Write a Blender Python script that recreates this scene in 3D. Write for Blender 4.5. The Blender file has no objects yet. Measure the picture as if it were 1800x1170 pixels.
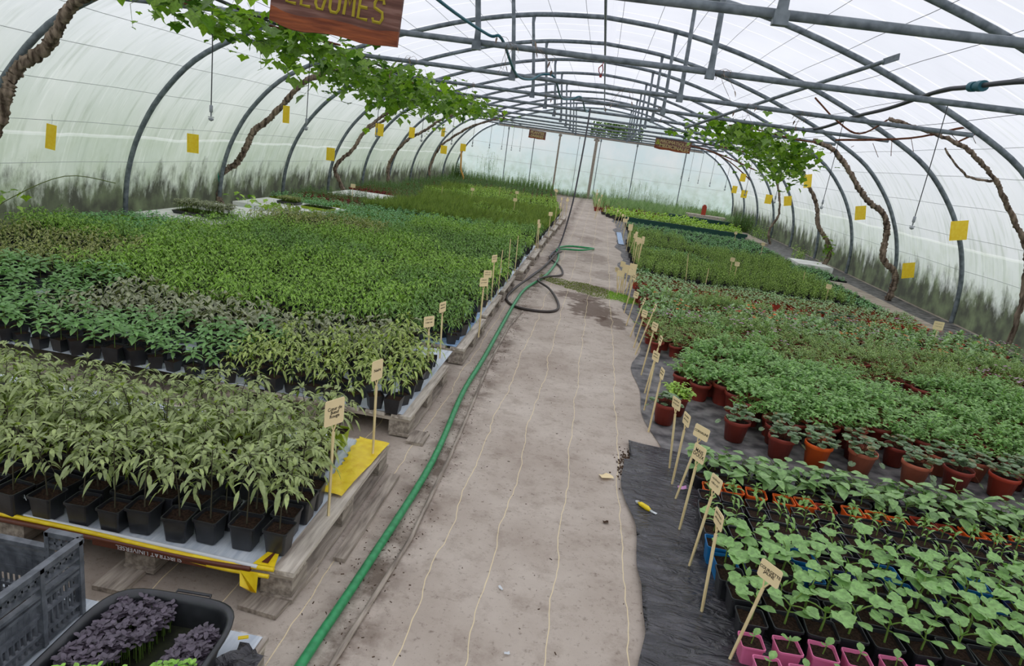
import bpy, math, random
import numpy as np
from mathutils import Vector, Matrix, noise as mn
C = bpy.context.scene.collection
PI = math.pi
# ------------------------------------------------------------------ camera, sky, exposure
H = 1.7
cam_d = bpy.data.cameras.new('camera'); cam = bpy.data.objects.new('camera', cam_d); C.objects.link(cam)
RM = [[0.9821862566617394, -0.16307340869639717, 0.09336605700648239],
      [0.13273576618471838, 0.25039720511567887, -0.9590007591475683],
      [0.1330089230095322, 0.954310380875318, 0.2675823674188004]]
M4 = Matrix([r + [0] for r in RM] + [[0, 0, 0, 1]]); M4.translation = (0, 0, H)
cam.matrix_world = M4
FPX = 1166.44
cam_d.sensor_fit = 'HORIZONTAL'; cam_d.sensor_width = 36; cam_d.lens = FPX / 1800 * 36
cam_d.clip_start = 0.05; cam_d.clip_end = 300
bpy.context.scene.camera = cam
vs = bpy.context.scene.view_settings
vs.view_transform = 'Standard'; vs.look = 'None'; vs.gamma = 1; vs.use_curve_mapping = False
vs.exposure = -0.66
W = bpy.data.worlds.new('overcast_sky'); bpy.context.scene.world = W; W.use_nodes = True
nt = W.node_tree; bg = nt.nodes['Background']
tc = nt.nodes.new('ShaderNodeTexCoord'); sp = nt.nodes.new('ShaderNodeSeparateXYZ'); nt.links.new(tc.outputs['Generated'], sp.inputs[0])
cr = nt.nodes.new('ShaderNodeValToRGB'); nt.links.new(sp.outputs['Z'], cr.inputs[0]); nt.links.new(cr.outputs[0], bg.inputs[0])
cr.color_ramp.elements[0].position = 0.0; cr.color_ramp.elements[0].color = (0.72, 0.78, 0.86, 1)
cr.color_ramp.elements[1].position = 0.9; cr.color_ramp.elements[1].color = (0.96, 0.96, 1.0, 1)
bg.inputs['Strength'].default_value = 2.4
cy = bpy.context.scene.cycles
cy.max_bounces = 8; cy.diffuse_bounces = 5; cy.transmission_bounces = 6; cy.glossy_bounces = 3
# overcast: a weak soft sun behind the cloud
sd = bpy.data.lights.new('sun', 'SUN'); sd.energy = 1.6; sd.angle = math.radians(40); sd.color = (1, .98, .95)
so = bpy.data.objects.new('sun', sd); C.objects.link(so); so.rotation_euler = (math.radians(18), math.radians(12), 0)

def srgb(r, g, b):
    f = lambda c: ((c / 255 + .055) / 1.055) ** 2.4 if c / 255 > .04045 else c / 255 / 12.92
    return (f(r), f(g), f(b), 1)

# ------------------------------------------------------------------ materials
class N:
    def __init__(s, m): s.t = m.node_tree
    def __call__(s, kind, **kw):
        n = s.t.nodes.new('ShaderNode' + kind)
        for k, v in kw.items():
            if k[:2] == 'i_':
                n.inputs[int(k[2:])].default_value = v
            else: setattr(n, k, v)
        return n
    def l(s, a, b): s.t.links.new(a, b)
def newmat(name, col=(.5, .5, .5, 1), rough=.6, spec=.3, metal=0):
    m = bpy.data.materials.new(name); m.use_nodes = True
    b = m.node_tree.nodes['Principled BSDF']
    b.inputs['Base Color'].default_value = col; b.inputs['Roughness'].default_value = rough
    b.inputs['Specular IOR Level'].default_value = spec; b.inputs['Metallic'].default_value = metal
    return m
def noisy(name, c1, c2, scale=8, rough=.7, spec=.2, detail=5, bump=0, lo=.35, hi=.65, stretch=None, metal=0, c3=None, bscale=None, bdist=.01):
    m = newmat(name, c1, rough, spec, metal); n = N(m); b = m.node_tree.nodes['Principled BSDF']
    tc = n('TexCoord'); mp = n('Mapping'); n.l(tc.outputs['Object'], mp.inputs[0])
    if stretch: mp.inputs['Scale'].default_value = stretch
    ns = n('TexNoise'); ns.inputs['Scale'].default_value = scale; ns.inputs['Detail'].default_value = detail; n.l(mp.outputs[0], ns.inputs['Vector'])
    r = n('ValToRGB'); r.color_ramp.elements[0].position = lo; r.color_ramp.elements[1].position = hi
    r.color_ramp.elements[0].color = c1; r.color_ramp.elements[1].color = c2
    if c3: e = r.color_ramp.elements.new((lo + hi) / 2); e.color = c3
    n.l(ns.outputs[0], r.inputs[0]); n.l(r.outputs[0], b.inputs['Base Color'])
    if bump:
        bp = n('Bump'); bp.inputs['Strength'].default_value = bump; bp.inputs['Distance'].default_value = bdist
        src = ns
        if bscale:
            src = n('TexNoise'); src.inputs['Scale'].default_value = bscale; src.inputs['Detail'].default_value = 4; src.inputs['Distortion'].default_value = 1.2; n.l(mp.outputs[0], src.inputs['Vector'])
        n.l(src.outputs[0], bp.inputs['Height']); n.l(bp.outputs[0], b.inputs['Normal'])
    return m
def leafmat(name, c1, c2, back=None, rough=.42, trans=.33):
    """leaf: colour differs leaf by leaf, paler underside, some light passes through"""
    m = bpy.data.materials.new(name); m.use_nodes = True; n = N(m); t = m.node_tree
    b = t.nodes['Principled BSDF']; out = t.nodes['Material Output']
    g = n('NewGeometry'); r = n('ValToRGB'); n.l(g.outputs['Random Per Island'], r.inputs[0])
    r.color_ramp.elements[0].color = tuple(x * .82 for x in c1[:3]) + (1,); r.color_ramp.elements[1].color = tuple(min(.95, x * 1.12) for x in c2[:3]) + (1,)
    mx = n('MixRGB'); mx.blend_type = 'MIX'
    n.l(g.outputs['Backfacing'], mx.inputs[0]); n.l(r.outputs[0], mx.inputs[1])
    bk = n('MixRGB'); bk.inputs[0].default_value = .5; n.l(r.outputs[0], bk.inputs[1]); bk.inputs[2].default_value = back or tuple(min(1, x * 1.25 + .01) for x in c2[:3]) + (1,)
    n.l(bk.outputs[0], mx.inputs[2])
    tcn = n('TexCoord'); nsn = n('TexNoise'); nsn.inputs['Scale'].default_value = 55; nsn.inputs['Detail'].default_value = 3; n.l(tcn.outputs['Object'], nsn.inputs['Vector'])
    mr = n('MapRange'); mr.inputs[1].default_value = .35; mr.inputs[2].default_value = .65; mr.inputs[3].default_value = .74; mr.inputs[4].default_value = 1.18; n.l(nsn.outputs[0], mr.inputs[0])
    mo = n('MixRGB'); mo.blend_type = 'MULTIPLY'; mo.inputs[0].default_value = 1; n.l(mx.outputs[0], mo.inputs[1]); n.l(mr.outputs[0], mo.inputs[2]); mx = mo
    bpn = n('Bump'); bpn.inputs['Strength'].default_value = .35; bpn.inputs['Distance'].default_value = .004; n.l(nsn.outputs[0], bpn.inputs['Height']); n.l(bpn.outputs[0], b.inputs['Normal'])
    n.l(mx.outputs[0], b.inputs['Base Color']); b.inputs['Roughness'].default_value = rough; b.inputs['Specular IOR Level'].default_value = .55
    tr = n('BsdfTranslucent'); sc_ = n('MixRGB'); sc_.blend_type = 'MULTIPLY'; sc_.inputs[0].default_value = 1; sc_.inputs[2].default_value = (1.1, 1.15, .6, 1)
    n.l(mx.outputs[0], sc_.inputs[1]); n.l(sc_.outputs[0], tr.inputs[0])
    ms = n('MixShader'); ms.inputs[0].default_value = trans; n.l(b.outputs[0], ms.inputs[1]); n.l(tr.outputs[0], ms.inputs[2]); n.l(ms.outputs[0], out.inputs[0])
    return m

M = {}
M['steel'] = noisy('galvanised_steel', srgb(84, 93, 100), srgb(124, 133, 139), 14, .5, .5, bump=.15)
M['black_pipe'] = newmat('black_polythene_pipe', srgb(52, 54, 58), .5, .4)
M['teal_pipe'] = newmat('teal_pipe', srgb(40, 98, 110), .5, .4)
M['black_plastic'] = noisy('black_pot_plastic', srgb(28, 29, 33), srgb(44, 45, 49), 20, .36, .7)
M['grey_plastic'] = noisy('grey_crate_plastic', srgb(72, 76, 82), srgb(108, 112, 118), 30, .5, .5)
M['lime_plastic'] = newmat('lime_pot_plastic', srgb(150, 172, 40), .5, .4)
M['blue_plastic'] = newmat('blue_pot_plastic', srgb(20, 110, 170), .45, .5)
M['navy_plastic'] = newmat('dark_blue_pot_plastic', srgb(30, 45, 95), .45, .5)
M['pink_plastic'] = newmat('pink_pot_plastic', srgb(224, 118, 160), .5, .4)
M['orange_plastic'] = newmat('orange_pot_plastic', srgb(238, 100, 30), .45, .5)
M['red_plastic'] = newmat('red_pot_plastic', srgb(168, 58, 36), .45, .5)
M['white_plastic'] = newmat('white_pot_plastic', srgb(190, 195, 200), .5, .4)
M['terra'] = noisy('terracotta_plastic', srgb(178, 96, 70), srgb(200, 116, 88), 6, .5, .4)
M['terra_dark'] = noisy('dark_red_terracotta_plastic', srgb(132, 52, 42), srgb(154, 64, 50), 6, .45, .4)
M['soil'] = noisy('potting_soil', srgb(34, 26, 22), srgb(66, 50, 40), 120, .95, .1, bump=.6)
M['white_sheet'] = noisy('white_woven_sack', srgb(186, 196, 206), srgb(216, 222, 228), 60, .55, .35, stretch=(1, .12, 1), bump=.2)
M['foam'] = noisy('white_foam', srgb(215, 212, 204), srgb(245, 244, 240), 3, .8, .2, lo=.3, hi=.55)
M['yellow_sack'] = noisy('yellow_sack', srgb(232, 196, 20), srgb(246, 218, 40), 25, .4, .5, bump=.4)
M['brown_sack'] = newmat('brown_sack', srgb(96, 48, 30), .4, .5)
M['white_film'] = newmat('white_sack_edge', srgb(215, 218, 220), .4, .5)
M['wood_pale'] = noisy('weathered_pallet_wood', srgb(140, 128, 116), srgb(200, 188, 172), 5, .85, .1, stretch=(1, 9, 9), bump=.3)
M['wood_pale_x'] = noisy('weathered_board_wood', srgb(158, 146, 134), srgb(216, 206, 192), 5, .85, .1, stretch=(9, 1, 9), bump=.3)
M['wood_old'] = noisy('grey_old_wood', srgb(128, 118, 108), srgb(184, 172, 158), 6, .9, .1, stretch=(8, 1, 8), bump=.4)
M['stake'] = noisy('stake_wood', srgb(224, 200, 146), srgb(240, 220, 172), 12, .7, .2, stretch=(6, 6, 1))
M['plate'] = newmat('cream_label_plate', srgb(244, 222, 174), .6, .3)
M['ink'] = newmat('marker_ink', srgb(45, 38, 34), .6, .2)
M['signwood'] = noisy('sign_wood', srgb(92, 62, 54), srgb(138, 104, 94), 4, .7, .2, stretch=(1, 6, 10), bump=.5, c3=srgb(112, 78, 68))
M['signwood_edge'] = noisy('sign_bark_edge', srgb(104, 50, 28), srgb(150, 80, 42), 5, .6, .3, stretch=(1, 6, 8), bump=.6)
M['sign_paint'] = newmat('yellow_sign_paint', srgb(176, 160, 52), .6, .2)
M['sign_paint_pale'] = newmat('cream_sign_paint', srgb(190, 176, 120), .6, .2)
M['sign_paint_green'] = newmat('green_sign_paint', srgb(150, 165, 50), .6, .2)
M['hose_green'] = noisy('green_hose', srgb(34, 128, 76), srgb(52, 156, 96), 30, .4, .5)
M['hose_dark'] = newmat('dark_hose', srgb(66, 58, 54), .5, .4)
M['hose_grey'] = newmat('grey_blue_hose', srgb(86, 84, 92), .5, .4)
M['trap'] = noisy('yellow_sticky_card', srgb(250, 208, 30), srgb(255, 222, 60), 20, .4, .4)
M['wire'] = newmat('thin_wire', srgb(96, 98, 102), .5, .3)
M['nozzle_clear'] = newmat('nozzle_plastic', srgb(150, 155, 160), .3, .5)
M['bark'] = noisy('vine_bark', srgb(72, 60, 52), srgb(158, 140, 124), 22, .95, .1, stretch=(1, 1, .18), bump=1.0)
M['bark_red'] = noisy('young_cane_bark', srgb(90, 52, 40), srgb(124, 84, 64), 20, .9, .1)
M['twig'] = newmat('green_twig', srgb(96, 110, 50), .7, .2)
M['stem_dark'] = newmat('seedling_stem', srgb(76, 72, 56), .7, .2)
M['stem_green'] = newmat('green_stem', srgb(108, 136, 62), .6, .2)
M['red_thing'] = newmat('red_plastic_clip', srgb(150, 50, 40), .5, .3)
M['yellow_tape'] = newmat('orange_hose', srgb(214, 160, 84), .5, .3)
M['cyan_tie'] = newmat('teal_twine', srgb(20, 140, 120), .6, .2)
M['blue_sheet'] = noisy('pale_blue_plastic', srgb(126, 160, 200), srgb(170, 196, 222), 30, .4, .5, bump=.3)
M['dark_green_plastic'] = newmat('dark_green_tray_plastic', srgb(20, 66, 56), .5, .4)
L = lambda a, b, back=None, **k: (srgb(*a), srgb(*b), srgb(*back) if back else None)
def lm(k, a, b, back=None, g=1.45, **kw):
    f = lambda c: tuple(min(.9, x * g) for x in srgb(*c)[:3]) + (1,)
    M[k] = leafmat(k.replace('l_', '') + '_leaf', f(a), f(b), f(back) if back else None, **kw)
lm('l_tomato', (92, 114, 44), (150, 168, 84), (170, 178, 136), g=1.38)
lm('l_tomato2', (104, 128, 42), (156, 174, 76), (168, 178, 120))
lm('l_auber', (96, 104, 70), (136, 140, 104), (165, 168, 145))
lm('l_pepper', (80, 132, 60), (124, 170, 92), (144, 180, 120), g=1.3)
lm('l_mid', (84, 130, 34), (134, 174, 60), (150, 178, 90))
lm('l_mid2', (66, 112, 38), (112, 152, 62), (130, 160, 92))
lm('l_olive', (104, 116, 56), (146, 152, 84), (160, 162, 110))
lm('l_teal', (62, 118, 66), (108, 160, 98), (140, 180, 130))
lm('l_grassy', (74, 104, 40), (138, 158, 72), (140, 160, 92), g=1.3)
lm('l_fine', (92, 126, 44), (146, 172, 76), (150, 174, 96), g=1.6)
lm('l_yellowgreen', (106, 146, 36), (160, 188, 66), (160, 190, 90))
lm('l_dark', (44, 82, 38), (78, 118, 60), (100, 130, 80))
lm('l_courg', (70, 122, 50), (122, 166, 84), (146, 180, 116), g=1.3, rough=.5, trans=.25)
lm('l_maize', (92, 140, 60), (132, 170, 88), (140, 172, 100))
lm('l_bean', (72, 120, 56), (118, 156, 84), (140, 170, 112), g=1.3, trans=.2)
lm('l_parsley', (88, 138, 62), (136, 176, 92), (140, 170, 110))
lm('l_geran', (92, 128, 50), (142, 170, 82), (150, 168, 110))
lm('l_straw', (66, 104, 62), (110, 142, 92), (145, 162, 130), g=1.3)
lm('l_flower', (74, 118, 56), (132, 164, 98), (160, 180, 135), g=1.6)
lm('l_greyleaf', (84, 120, 70), (136, 166, 110), (160, 180, 140), g=1.5)
lm('l_vine', (80, 124, 30), (130, 166, 50), (140, 172, 70), g=1.15, trans=.45)
lm('l_vine_dark', (50, 88, 28), (92, 132, 42), (116, 148, 58), g=1.1, trans=.4)
lm('l_purple', (52, 44, 54), (88, 78, 90), (104, 94, 106), g=1.1, trans=.1)
lm('l_cress', (96, 158, 44), (148, 196, 84), (150, 190, 90), trans=.3)
lm('l_dead', (120, 96, 60), (150, 128, 86), g=1.0)
lm('l_moss', (72, 92, 34), (112, 124, 54))
lm('l_tree', (40, 66, 30), (86, 112, 54))
M['petal_orange'] = newmat('orange_petal', srgb(235, 110, 30), .5); M['petal_white'] = newmat('white_petal', srgb(225, 228, 225), .5)
M['petal_pink'] = newmat('pink_petal', srgb(206, 150, 196), .5); M['petal_red'] = newmat('red_petal', srgb(196, 50, 36), .5)
M['petal_yellow'] = newmat('yellow_petal', srgb(235, 200, 40), .5)

# polytunnel film: light passes through, stained by algae low down, streaks run down the curve
def filmmat(name, gable=False):
    m = bpy.data.materials.new(name); m.use_nodes = True; n = N(m); t = m.node_tree; out = t.nodes['Material Output']
    t.nodes.remove(t.nodes['Principled BSDF'])
    uv = n('UVMap'); sx = n('SeparateXYZ'); n.l(uv.outputs[0], sx.inputs[0])
    def math_(op, a, b=None, clamp=False):
        q = n('Math', operation=op); q.use_clamp = clamp
        for i, v in enumerate((a, b)):
            if v is None: continue
            if isinstance(v, (int, float)): q.inputs[i].default_value = v
            else: n.l(v, q.inputs[i])
        return q.outputs[0]
    def noise(su, sv, scale, detail=4, rough=.55):
        mp = n('Mapping'); mp.inputs['Scale'].default_value = (su, sv, 1); n.l(uv.outputs[0], mp.inputs[0])
        ns = n('TexNoise'); ns.inputs['Scale'].default_value = scale; ns.inputs['Detail'].default_value = detail; ns.inputs['Roughness'].default_value = rough
        n.l(mp.outputs[0], ns.inputs['Vector']); return ns.outputs[0]
    def ramp(v, p0, p1):
        r = n('MapRange'); r.inputs[1].default_value = p0; r.inputs[2].default_value = p1; r.clamp = True; n.l(v, r.inputs[0]); return r.outputs[0]
    def mix(f, a, b):
        q = n('MixRGB')
        for i, v in ((0, f), (1, a), (2, b)):
            if isinstance(v, (int, float)): q.inputs[i].default_value = v
            elif isinstance(v, tuple): q.inputs[i].default_value = v
            else: n.l(v, q.inputs[i])
        return q.outputs[0]
    u, v = sx.outputs[0], sx.outputs[1]      # metres along the tunnel, metres of height along the curve
    w = sx.outputs[2] if False else None
    if gable:
        base = mix(ramp(noise(1, 1, .8), .35, .65), (.80, .90, .97, 1), (.93, .95, 1.0, 1))  # bluish tint of the sky behind, put into the film colour
        base = mix(ramp(v, 2.0, .2), base, (.76, .90, .86, 1))
        base = mix(math_('MULTIPLY', ramp(noise(3, .6, 2), .5, .7), .35), base, (.9, .93, .97, 1))
    else:
        green = mix(ramp(noise(1, .35, 1.2), .3, .7), (.48, .55, .45, 1), (.68, .72, .64, 1))
        clean = mix(ramp(noise(.5, .5, 1.0), .35, .65), (.715, .725, .775, 1), (.785, .79, .84, 1))
        base = mix(math_('MULTIPLY', ramp(v, 3.8, 1.2), math_('ADD', math_('MULTIPLY', math_('LESS_THAN', u, 34), .62), .32)), clean, green)
        # long streaks slanting down the wall
        st = math_('MULTIPLY', ramp(noise(5.0, .5, 2.2, 5), .52, .74), ramp(v, 4.6, 1.5))
        base = mix(math_('MULTIPLY', st, .55), base, (.30, .36, .27, 1))
        st2 = math_('MULTIPLY', ramp(noise(7.0, .45, 3.1, 4), .56, .70), ramp(v, 5.5, .8))
        base = mix(math_('MULTIPLY', st2, .5), base, (.86, .88, .84, 1))
        lap = math_('MULTIPLY', math_('GREATER_THAN', math_('ADD', v, math_('MULTIPLY', noise(.6, 0, 1), .2)), 1.22), 0.0)
        seam = math_('LESS_THAN', math_('ABSOLUTE', math_('SUBTRACT', math_('ADD', v, math_('MULTIPLY', noise(.6, 0, 1), .16)), 1.25)), .022)
        base = mix(math_('MULTIPLY', seam, .55), base, (.93, .95, .93, 1))
        below = math_('LESS_THAN', math_('ADD', v, math_('MULTIPLY', noise(.6, 0, 1), .16)), 1.25)
        base = mix(math_('MULTIPLY', below, .22), base, (.52, .62, .50, 1))
        # bright creases that follow the hoops
        for k in (.22, .44, .66, .82):
            fr = math_('FRACT', math_('ADD', math_('DIVIDE', math_('ADD', u, math_('MULTIPLY', noise(.3, .3, 1), .12)), 2.33), k))
            ln = math_('LESS_THAN', math_('ABSOLUTE', math_('SUBTRACT', fr, .5)), .0065)
            base = mix(math_('MULTIPLY', math_('MULTIPLY', ln, .8), ramp(v, 2.8, 4.2)), base, (1, 1, 1, 1))
    # algae and dirt near the ground, ragged
    h = math_('ADD', v, math_('MULTIPLY', math_('SUBTRACT', noise(2.2, .8, 2.0, 6, .7), .5), -1.6 if not gable else -.5))
    algae = ramp(h, .74 if not gable else .22, .40 if not gable else .02)
    base = mix(math_('MULTIPLY', algae, .96), base, (.045, .048, .034, 1))
    alg2 = math_('MULTIPLY', ramp(h, 1.7, .6), ramp(noise(1.2, 1, 3), .4, .7))
    base = mix(math_('MULTIPLY', alg2, .38), base, (.30, .38, .20, 1))
    tr = n('BsdfTranslucent'); di = n('BsdfDiffuse'); gl = n('BsdfGlossy'); gl.inputs['Roughness'].default_value = .35
    n.l(base, tr.inputs[0]); n.l(base, di.inputs[0])
    bp = n('Bump'); bp.inputs['Strength'].default_value = .25; bp.inputs['Distance'].default_value = .05
    n.l(noise(2.5, .5, 1.6, 5), bp.inputs['Height'])
    for s_ in (tr, di, gl): n.l(bp.outputs[0], s_.inputs['Normal'])
    m1 = n('MixShader'); m1.inputs[0].default_value = .12 if gable else .30; n.l(tr.outputs[0], m1.inputs[1]); n.l(di.outputs[0], m1.inputs[2])
    m2 = n('MixShader'); m2.inputs[0].default_value = .03; n.l(m1.outputs[0], m2.inputs[1]); n.l(gl.outputs[0], m2.inputs[2])
    n.l(m2.outputs[0], out.inputs[0])
    return m
M['film'] = filmmat('polytunnel_film'); M['film_gable'] = filmmat('gable_film', True)

# ground fabric of the path: woven, brown-grey, dirty, yellow marker threads, damp patches
def groundmat():
    m = newmat('woven_ground_fabric', rough=.9, spec=.12); n = N(m); b = m.node_tree.nodes['Principled BSDF']
    tc = n('TexCoord'); sx = n('SeparateXYZ'); n.l(tc.outputs['Object'], sx.inputs[0])
    def nz(scale, detail=6, rough=.6, vec=None):
        q = n('TexNoise'); q.inputs['Scale'].default_value = scale; q.inputs['Detail'].default_value = detail; q.inputs['Roughness'].default_value = rough
        n.l(vec or tc.outputs['Object'], q.inputs['Vector']); return q.outputs[0]
    def ramp(v, p0, p1):
        r = n('MapRange'); r.inputs[1].default_value = p0; r.inputs[2].default_value = p1; n.l(v, r.inputs[0]); return r.outputs[0]
    def mt(op, a, b_=None):
        q = n('Math', operation=op)
        for i, v in enumerate((a, b_)):
            if v is None: continue
            if isinstance(v, (int, float)): q.inputs[i].default_value = v
            else: n.l(v, q.inputs[i])
        return q.outputs[0]
    def mix(f, a, b_):
        q = n('MixRGB')
        for i, v in ((0, f), (1, a), (2, b_)):
            if isinstance(v, (int, float)): q.inputs[i].default_value = v
            elif isinstance(v, tuple): q.inputs[i].default_value = v
            else: n.l(v, q.inputs[i])
        return q.outputs[0]
    base = mix(ramp(nz(1.6), .3, .7), srgb(172, 158, 145), srgb(206, 194, 181))
    base = mix(mt('MULTIPLY', ramp(nz(7, 8, .7), .50, .72), .55), base, srgb(134, 118, 104))
    base = mix(mt('MULTIPLY', ramp(nz(34, 6, .75), .56, .70), .65), base, srgb(92, 78, 66))
    base = mix(mt('MULTIPLY', ramp(nz(90, 3, .6), .66, .74), .5), base, srgb(70, 58, 48))
    # darker litter strip beside the hose
    d = mt('ABSOLUTE', mt('SUBTRACT', sx.outputs[0], -.62)); strip = mt('MULTIPLY', ramp(d, .16, .02), ramp(nz(6, 8, .7), .42, .60))
    base = mix(mt('MULTIPLY', strip, .75), base, srgb(84, 68, 56))
    # darker colour under the pallets
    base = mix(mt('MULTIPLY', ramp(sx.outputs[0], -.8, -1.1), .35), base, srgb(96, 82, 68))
    # damp patches, fixed places
    for (x, y, rx, ry, s) in ((.15, 7.7, .30, .55, 1), (.38, 7.2, .2, .3, .9), (-.05, 8.3, .35, .25, .9), (.1, 11.8, .3, .7, .45), (.3, 10.2, .2, .5, .4), (0, 14.5, .3, .8, .35), (.47, 3.6, .07, .16, 1), (.2, 9.0, .5, .3, .7)):
        vx = mt('DIVIDE', mt('SUBTRACT', sx.outputs[0], x), rx); vy = mt('DIVIDE', mt('SUBTRACT', sx.outputs[1], y), ry)
        r = mt('ADD', mt('MULTIPLY', vx, vx), mt('MULTIPLY', vy, vy))
        r = mt('ADD', r, mt('MULTIPLY', mt('SUBTRACT', nz(9, 5), .5), 3.2))
        base = mix(mt('MULTIPLY', ramp(r, 1.0, .5), .75 * s), base, srgb(88, 70, 58))
    wob = mt('MULTIPLY', mt('SUBTRACT', nz(1.7, 3), .5), .10)
    for x in (-1.36, -1.08, -.80, -.42, -.19, .085, .375):
        dx = mt('ABSOLUTE', mt('SUBTRACT', mt('ADD', sx.outputs[0], wob), x))
        base = mix(mt('MULTIPLY', ramp(dx, .0026, .0012), .8), base, srgb(238, 220, 176))
    n.l(base, b.inputs['Base Color'])
    bp = n('Bump'); bp.inputs['Strength'].default_value = .5; bp.inputs['Distance'].default_value = .012; n.l(nz(12, 8, .7), bp.inputs['Height']); n.l(bp.outputs[0], b.inputs['Normal'])
    return m
M['ground'] = groundmat()
M['bedfabric'] = noisy('black_bed_fabric', srgb(62, 60, 62), srgb(136, 132, 130), 9, .6, .4, bump=.4, detail=8)
M['mulch'] = noisy('black_mulch_film', srgb(46, 45, 49), srgb(76, 74, 78), 5, .26, .7, detail=6, bump=1.0, bscale=9, stretch=(1, 2.4, 1), bdist=.035)
M['grass_out'] = noisy('outside_grass', srgb(120, 126, 96), srgb(160, 162, 130), 2)
M['dirt'] = noisy('brown_dirt', srgb(60, 46, 36), srgb(104, 84, 68), 40, .95, .1, bump=.6)

# ------------------------------------------------------------------ mesh building
class MB:
    def __init__(s): s.v = []; s.f = []; s.m = []; s.sm = []
    def add(s, vs, fs, mi=0, smooth=False):
        o = len(s.v); s.v.extend(vs)
        for f in fs: s.f.append(tuple(i + o for i in f)); s.m.append(mi); s.sm.append(smooth)
    def box(s, c, size, mi=0, rz=0, taper=1.0, rx=0, ry=0):
        x, y, z = (k / 2 for k in size); vs = []
        R = Matrix.Rotation(rz, 3, 'Z') @ Matrix.Rotation(ry, 3, 'Y') @ Matrix.Rotation(rx, 3, 'X')
        for sz in (-1, 1):
            t = taper if sz < 0 else 1
            for sx, sy in ((-1, -1), (1, -1), (1, 1), (-1, 1)):
                p = R @ Vector((sx * x * t, sy * y * t, sz * z)); vs.append((p.x + c[0], p.y + c[1], p.z + c[2]))
        s.add(vs, [(3, 2, 1, 0), (4, 5, 6, 7), (0, 1, 5, 4), (1, 2, 6, 5), (2, 3, 7, 6), (3, 0, 4, 7)], mi)
    def tube(s, pts, r, mi=0, n=8, cap=True, jit=0, rng=None, smooth=True):
        pts = [Vector(p) for p in pts]; rs = r if isinstance(r, (list, tuple)) else [r] * len(pts)
        vs = []; up = None
        for i, p in enumerate(pts):
            d = (pts[min(i + 1, len(pts) - 1)] - pts[max(i - 1, 0)]).normalized()
            if up is None:
                up = Vector((0, 0, 1)) if abs(d.z) < .9 else Vector((1, 0, 0))
            a = d.cross(up)
            if a.length < 1e-4: a = d.orthogonal()
            a.normalize(); b = a.cross(d).normalized(); up = b
            for k in range(n):
                t = 2 * PI * k / n; q = rs[i] * (1 + (rng.uniform(-jit, jit) if jit else 0))
                w = p + a * math.cos(t) * q + b * math.sin(t) * q; vs.append(tuple(w))
        fs = [(i * n + k, i * n + (k + 1) % n, (i + 1) * n + (k + 1) % n, (i + 1) * n + k) for i in range(len(pts) - 1) for k in range(n)]
        s.add(vs, fs, mi, smooth)
        if cap and n > 2:
            s.add([vs[k] for k in range(n)], [tuple(range(n))[::-1]], mi); e = (len(pts) - 1) * n
            s.add([vs[e + k] for k in range(n)], [tuple(range(n))], mi)
    def lathe(s, prof, mi=0, n=16, c=(0, 0, 0), smooth=True):
        vs = []; m = len(prof)
        for (r, z) in prof:
            for k in range(n):
                t = 2 * PI * k / n; vs.append((c[0] + r * math.cos(t), c[1] + r * math.sin(t), c[2] + z))
        fs = [(i * n + k, i * n + (k + 1) % n, (i + 1) * n + (k + 1) % n, (i + 1) * n + k) for i in range(m - 1) for k in range(n)]
        s.add(vs, fs, mi, smooth)
    def sqlathe(s, prof, mi=0, rnd=.16, c=(0, 0, 0)):
        """tapered square pot: prof of (half width, z), corners rounded"""
        vs = []; n = 12
        for (r, z) in prof:
            q = r * rnd * 1.2
            for (sx, sy) in ((1, 1), (-1, 1), (-1, -1), (1, -1)):
                pp = [(r, r - q), (r - q * .3, r - q * .3), (r - q, r)]
                if sx * sy < 0: pp = pp[::-1]
                for (a, b) in pp: vs.append((c[0] + sx * a, c[1] + sy * b, c[2] + z))
        fs = [(i * n + k, i * n + (k + 1) % n, (i + 1) * n + (k + 1) % n, (i + 1) * n + k) for i in range(len(prof) - 1) for k in range(n)]
        s.add(vs, fs, mi, False)
    def leaf(s, p, d, L, W, mi=0, droop=.4, fold=.25, seg=3, up=Vector((0, 0, 1)), peak=.45, twist=0):
        p = Vector(p); d = Vector(d).normalized(); side = d.cross(up)
        if side.length < 1e-3: side = Vector((1, 0, 0))
        side.normalize(); nrm = side.cross(d).normalized()
        if twist: side = (side * math.cos(twist) + nrm * math.sin(twist)); nrm = side.cross(d).normalized()
        vs = [tuple(p)]; 
        for i in range(1, seg + 1):
            t = i / seg; q = p + d * (t * L) - Vector((0, 0, 1)) * (droop * t * t * L)
            if i == seg: vs.append(tuple(q)); break
            w = W / 2 * (math.sin(PI * t ** (math.log(.5) / math.log(peak))) ** .8)
            e = nrm * (fold * w)
            vs += [tuple(q + side * w + e), tuple(q), tuple(q - side * w + e)]
        fs = []
        fs += [(0, 2, 1), (0, 3, 2)]
        for i in range(seg - 2):
            a = 1 + 3 * i; b = a + 3
            fs += [(a, a + 1, b + 1, b), (a + 1, a + 2, b + 2, b + 1)]
        a = 1 + 3 * (seg - 2); e = len(vs) - 1
        fs += [(a, a + 1, e), (a + 1, a + 2, e)]
        s.add(vs, fs, mi, True)
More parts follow.
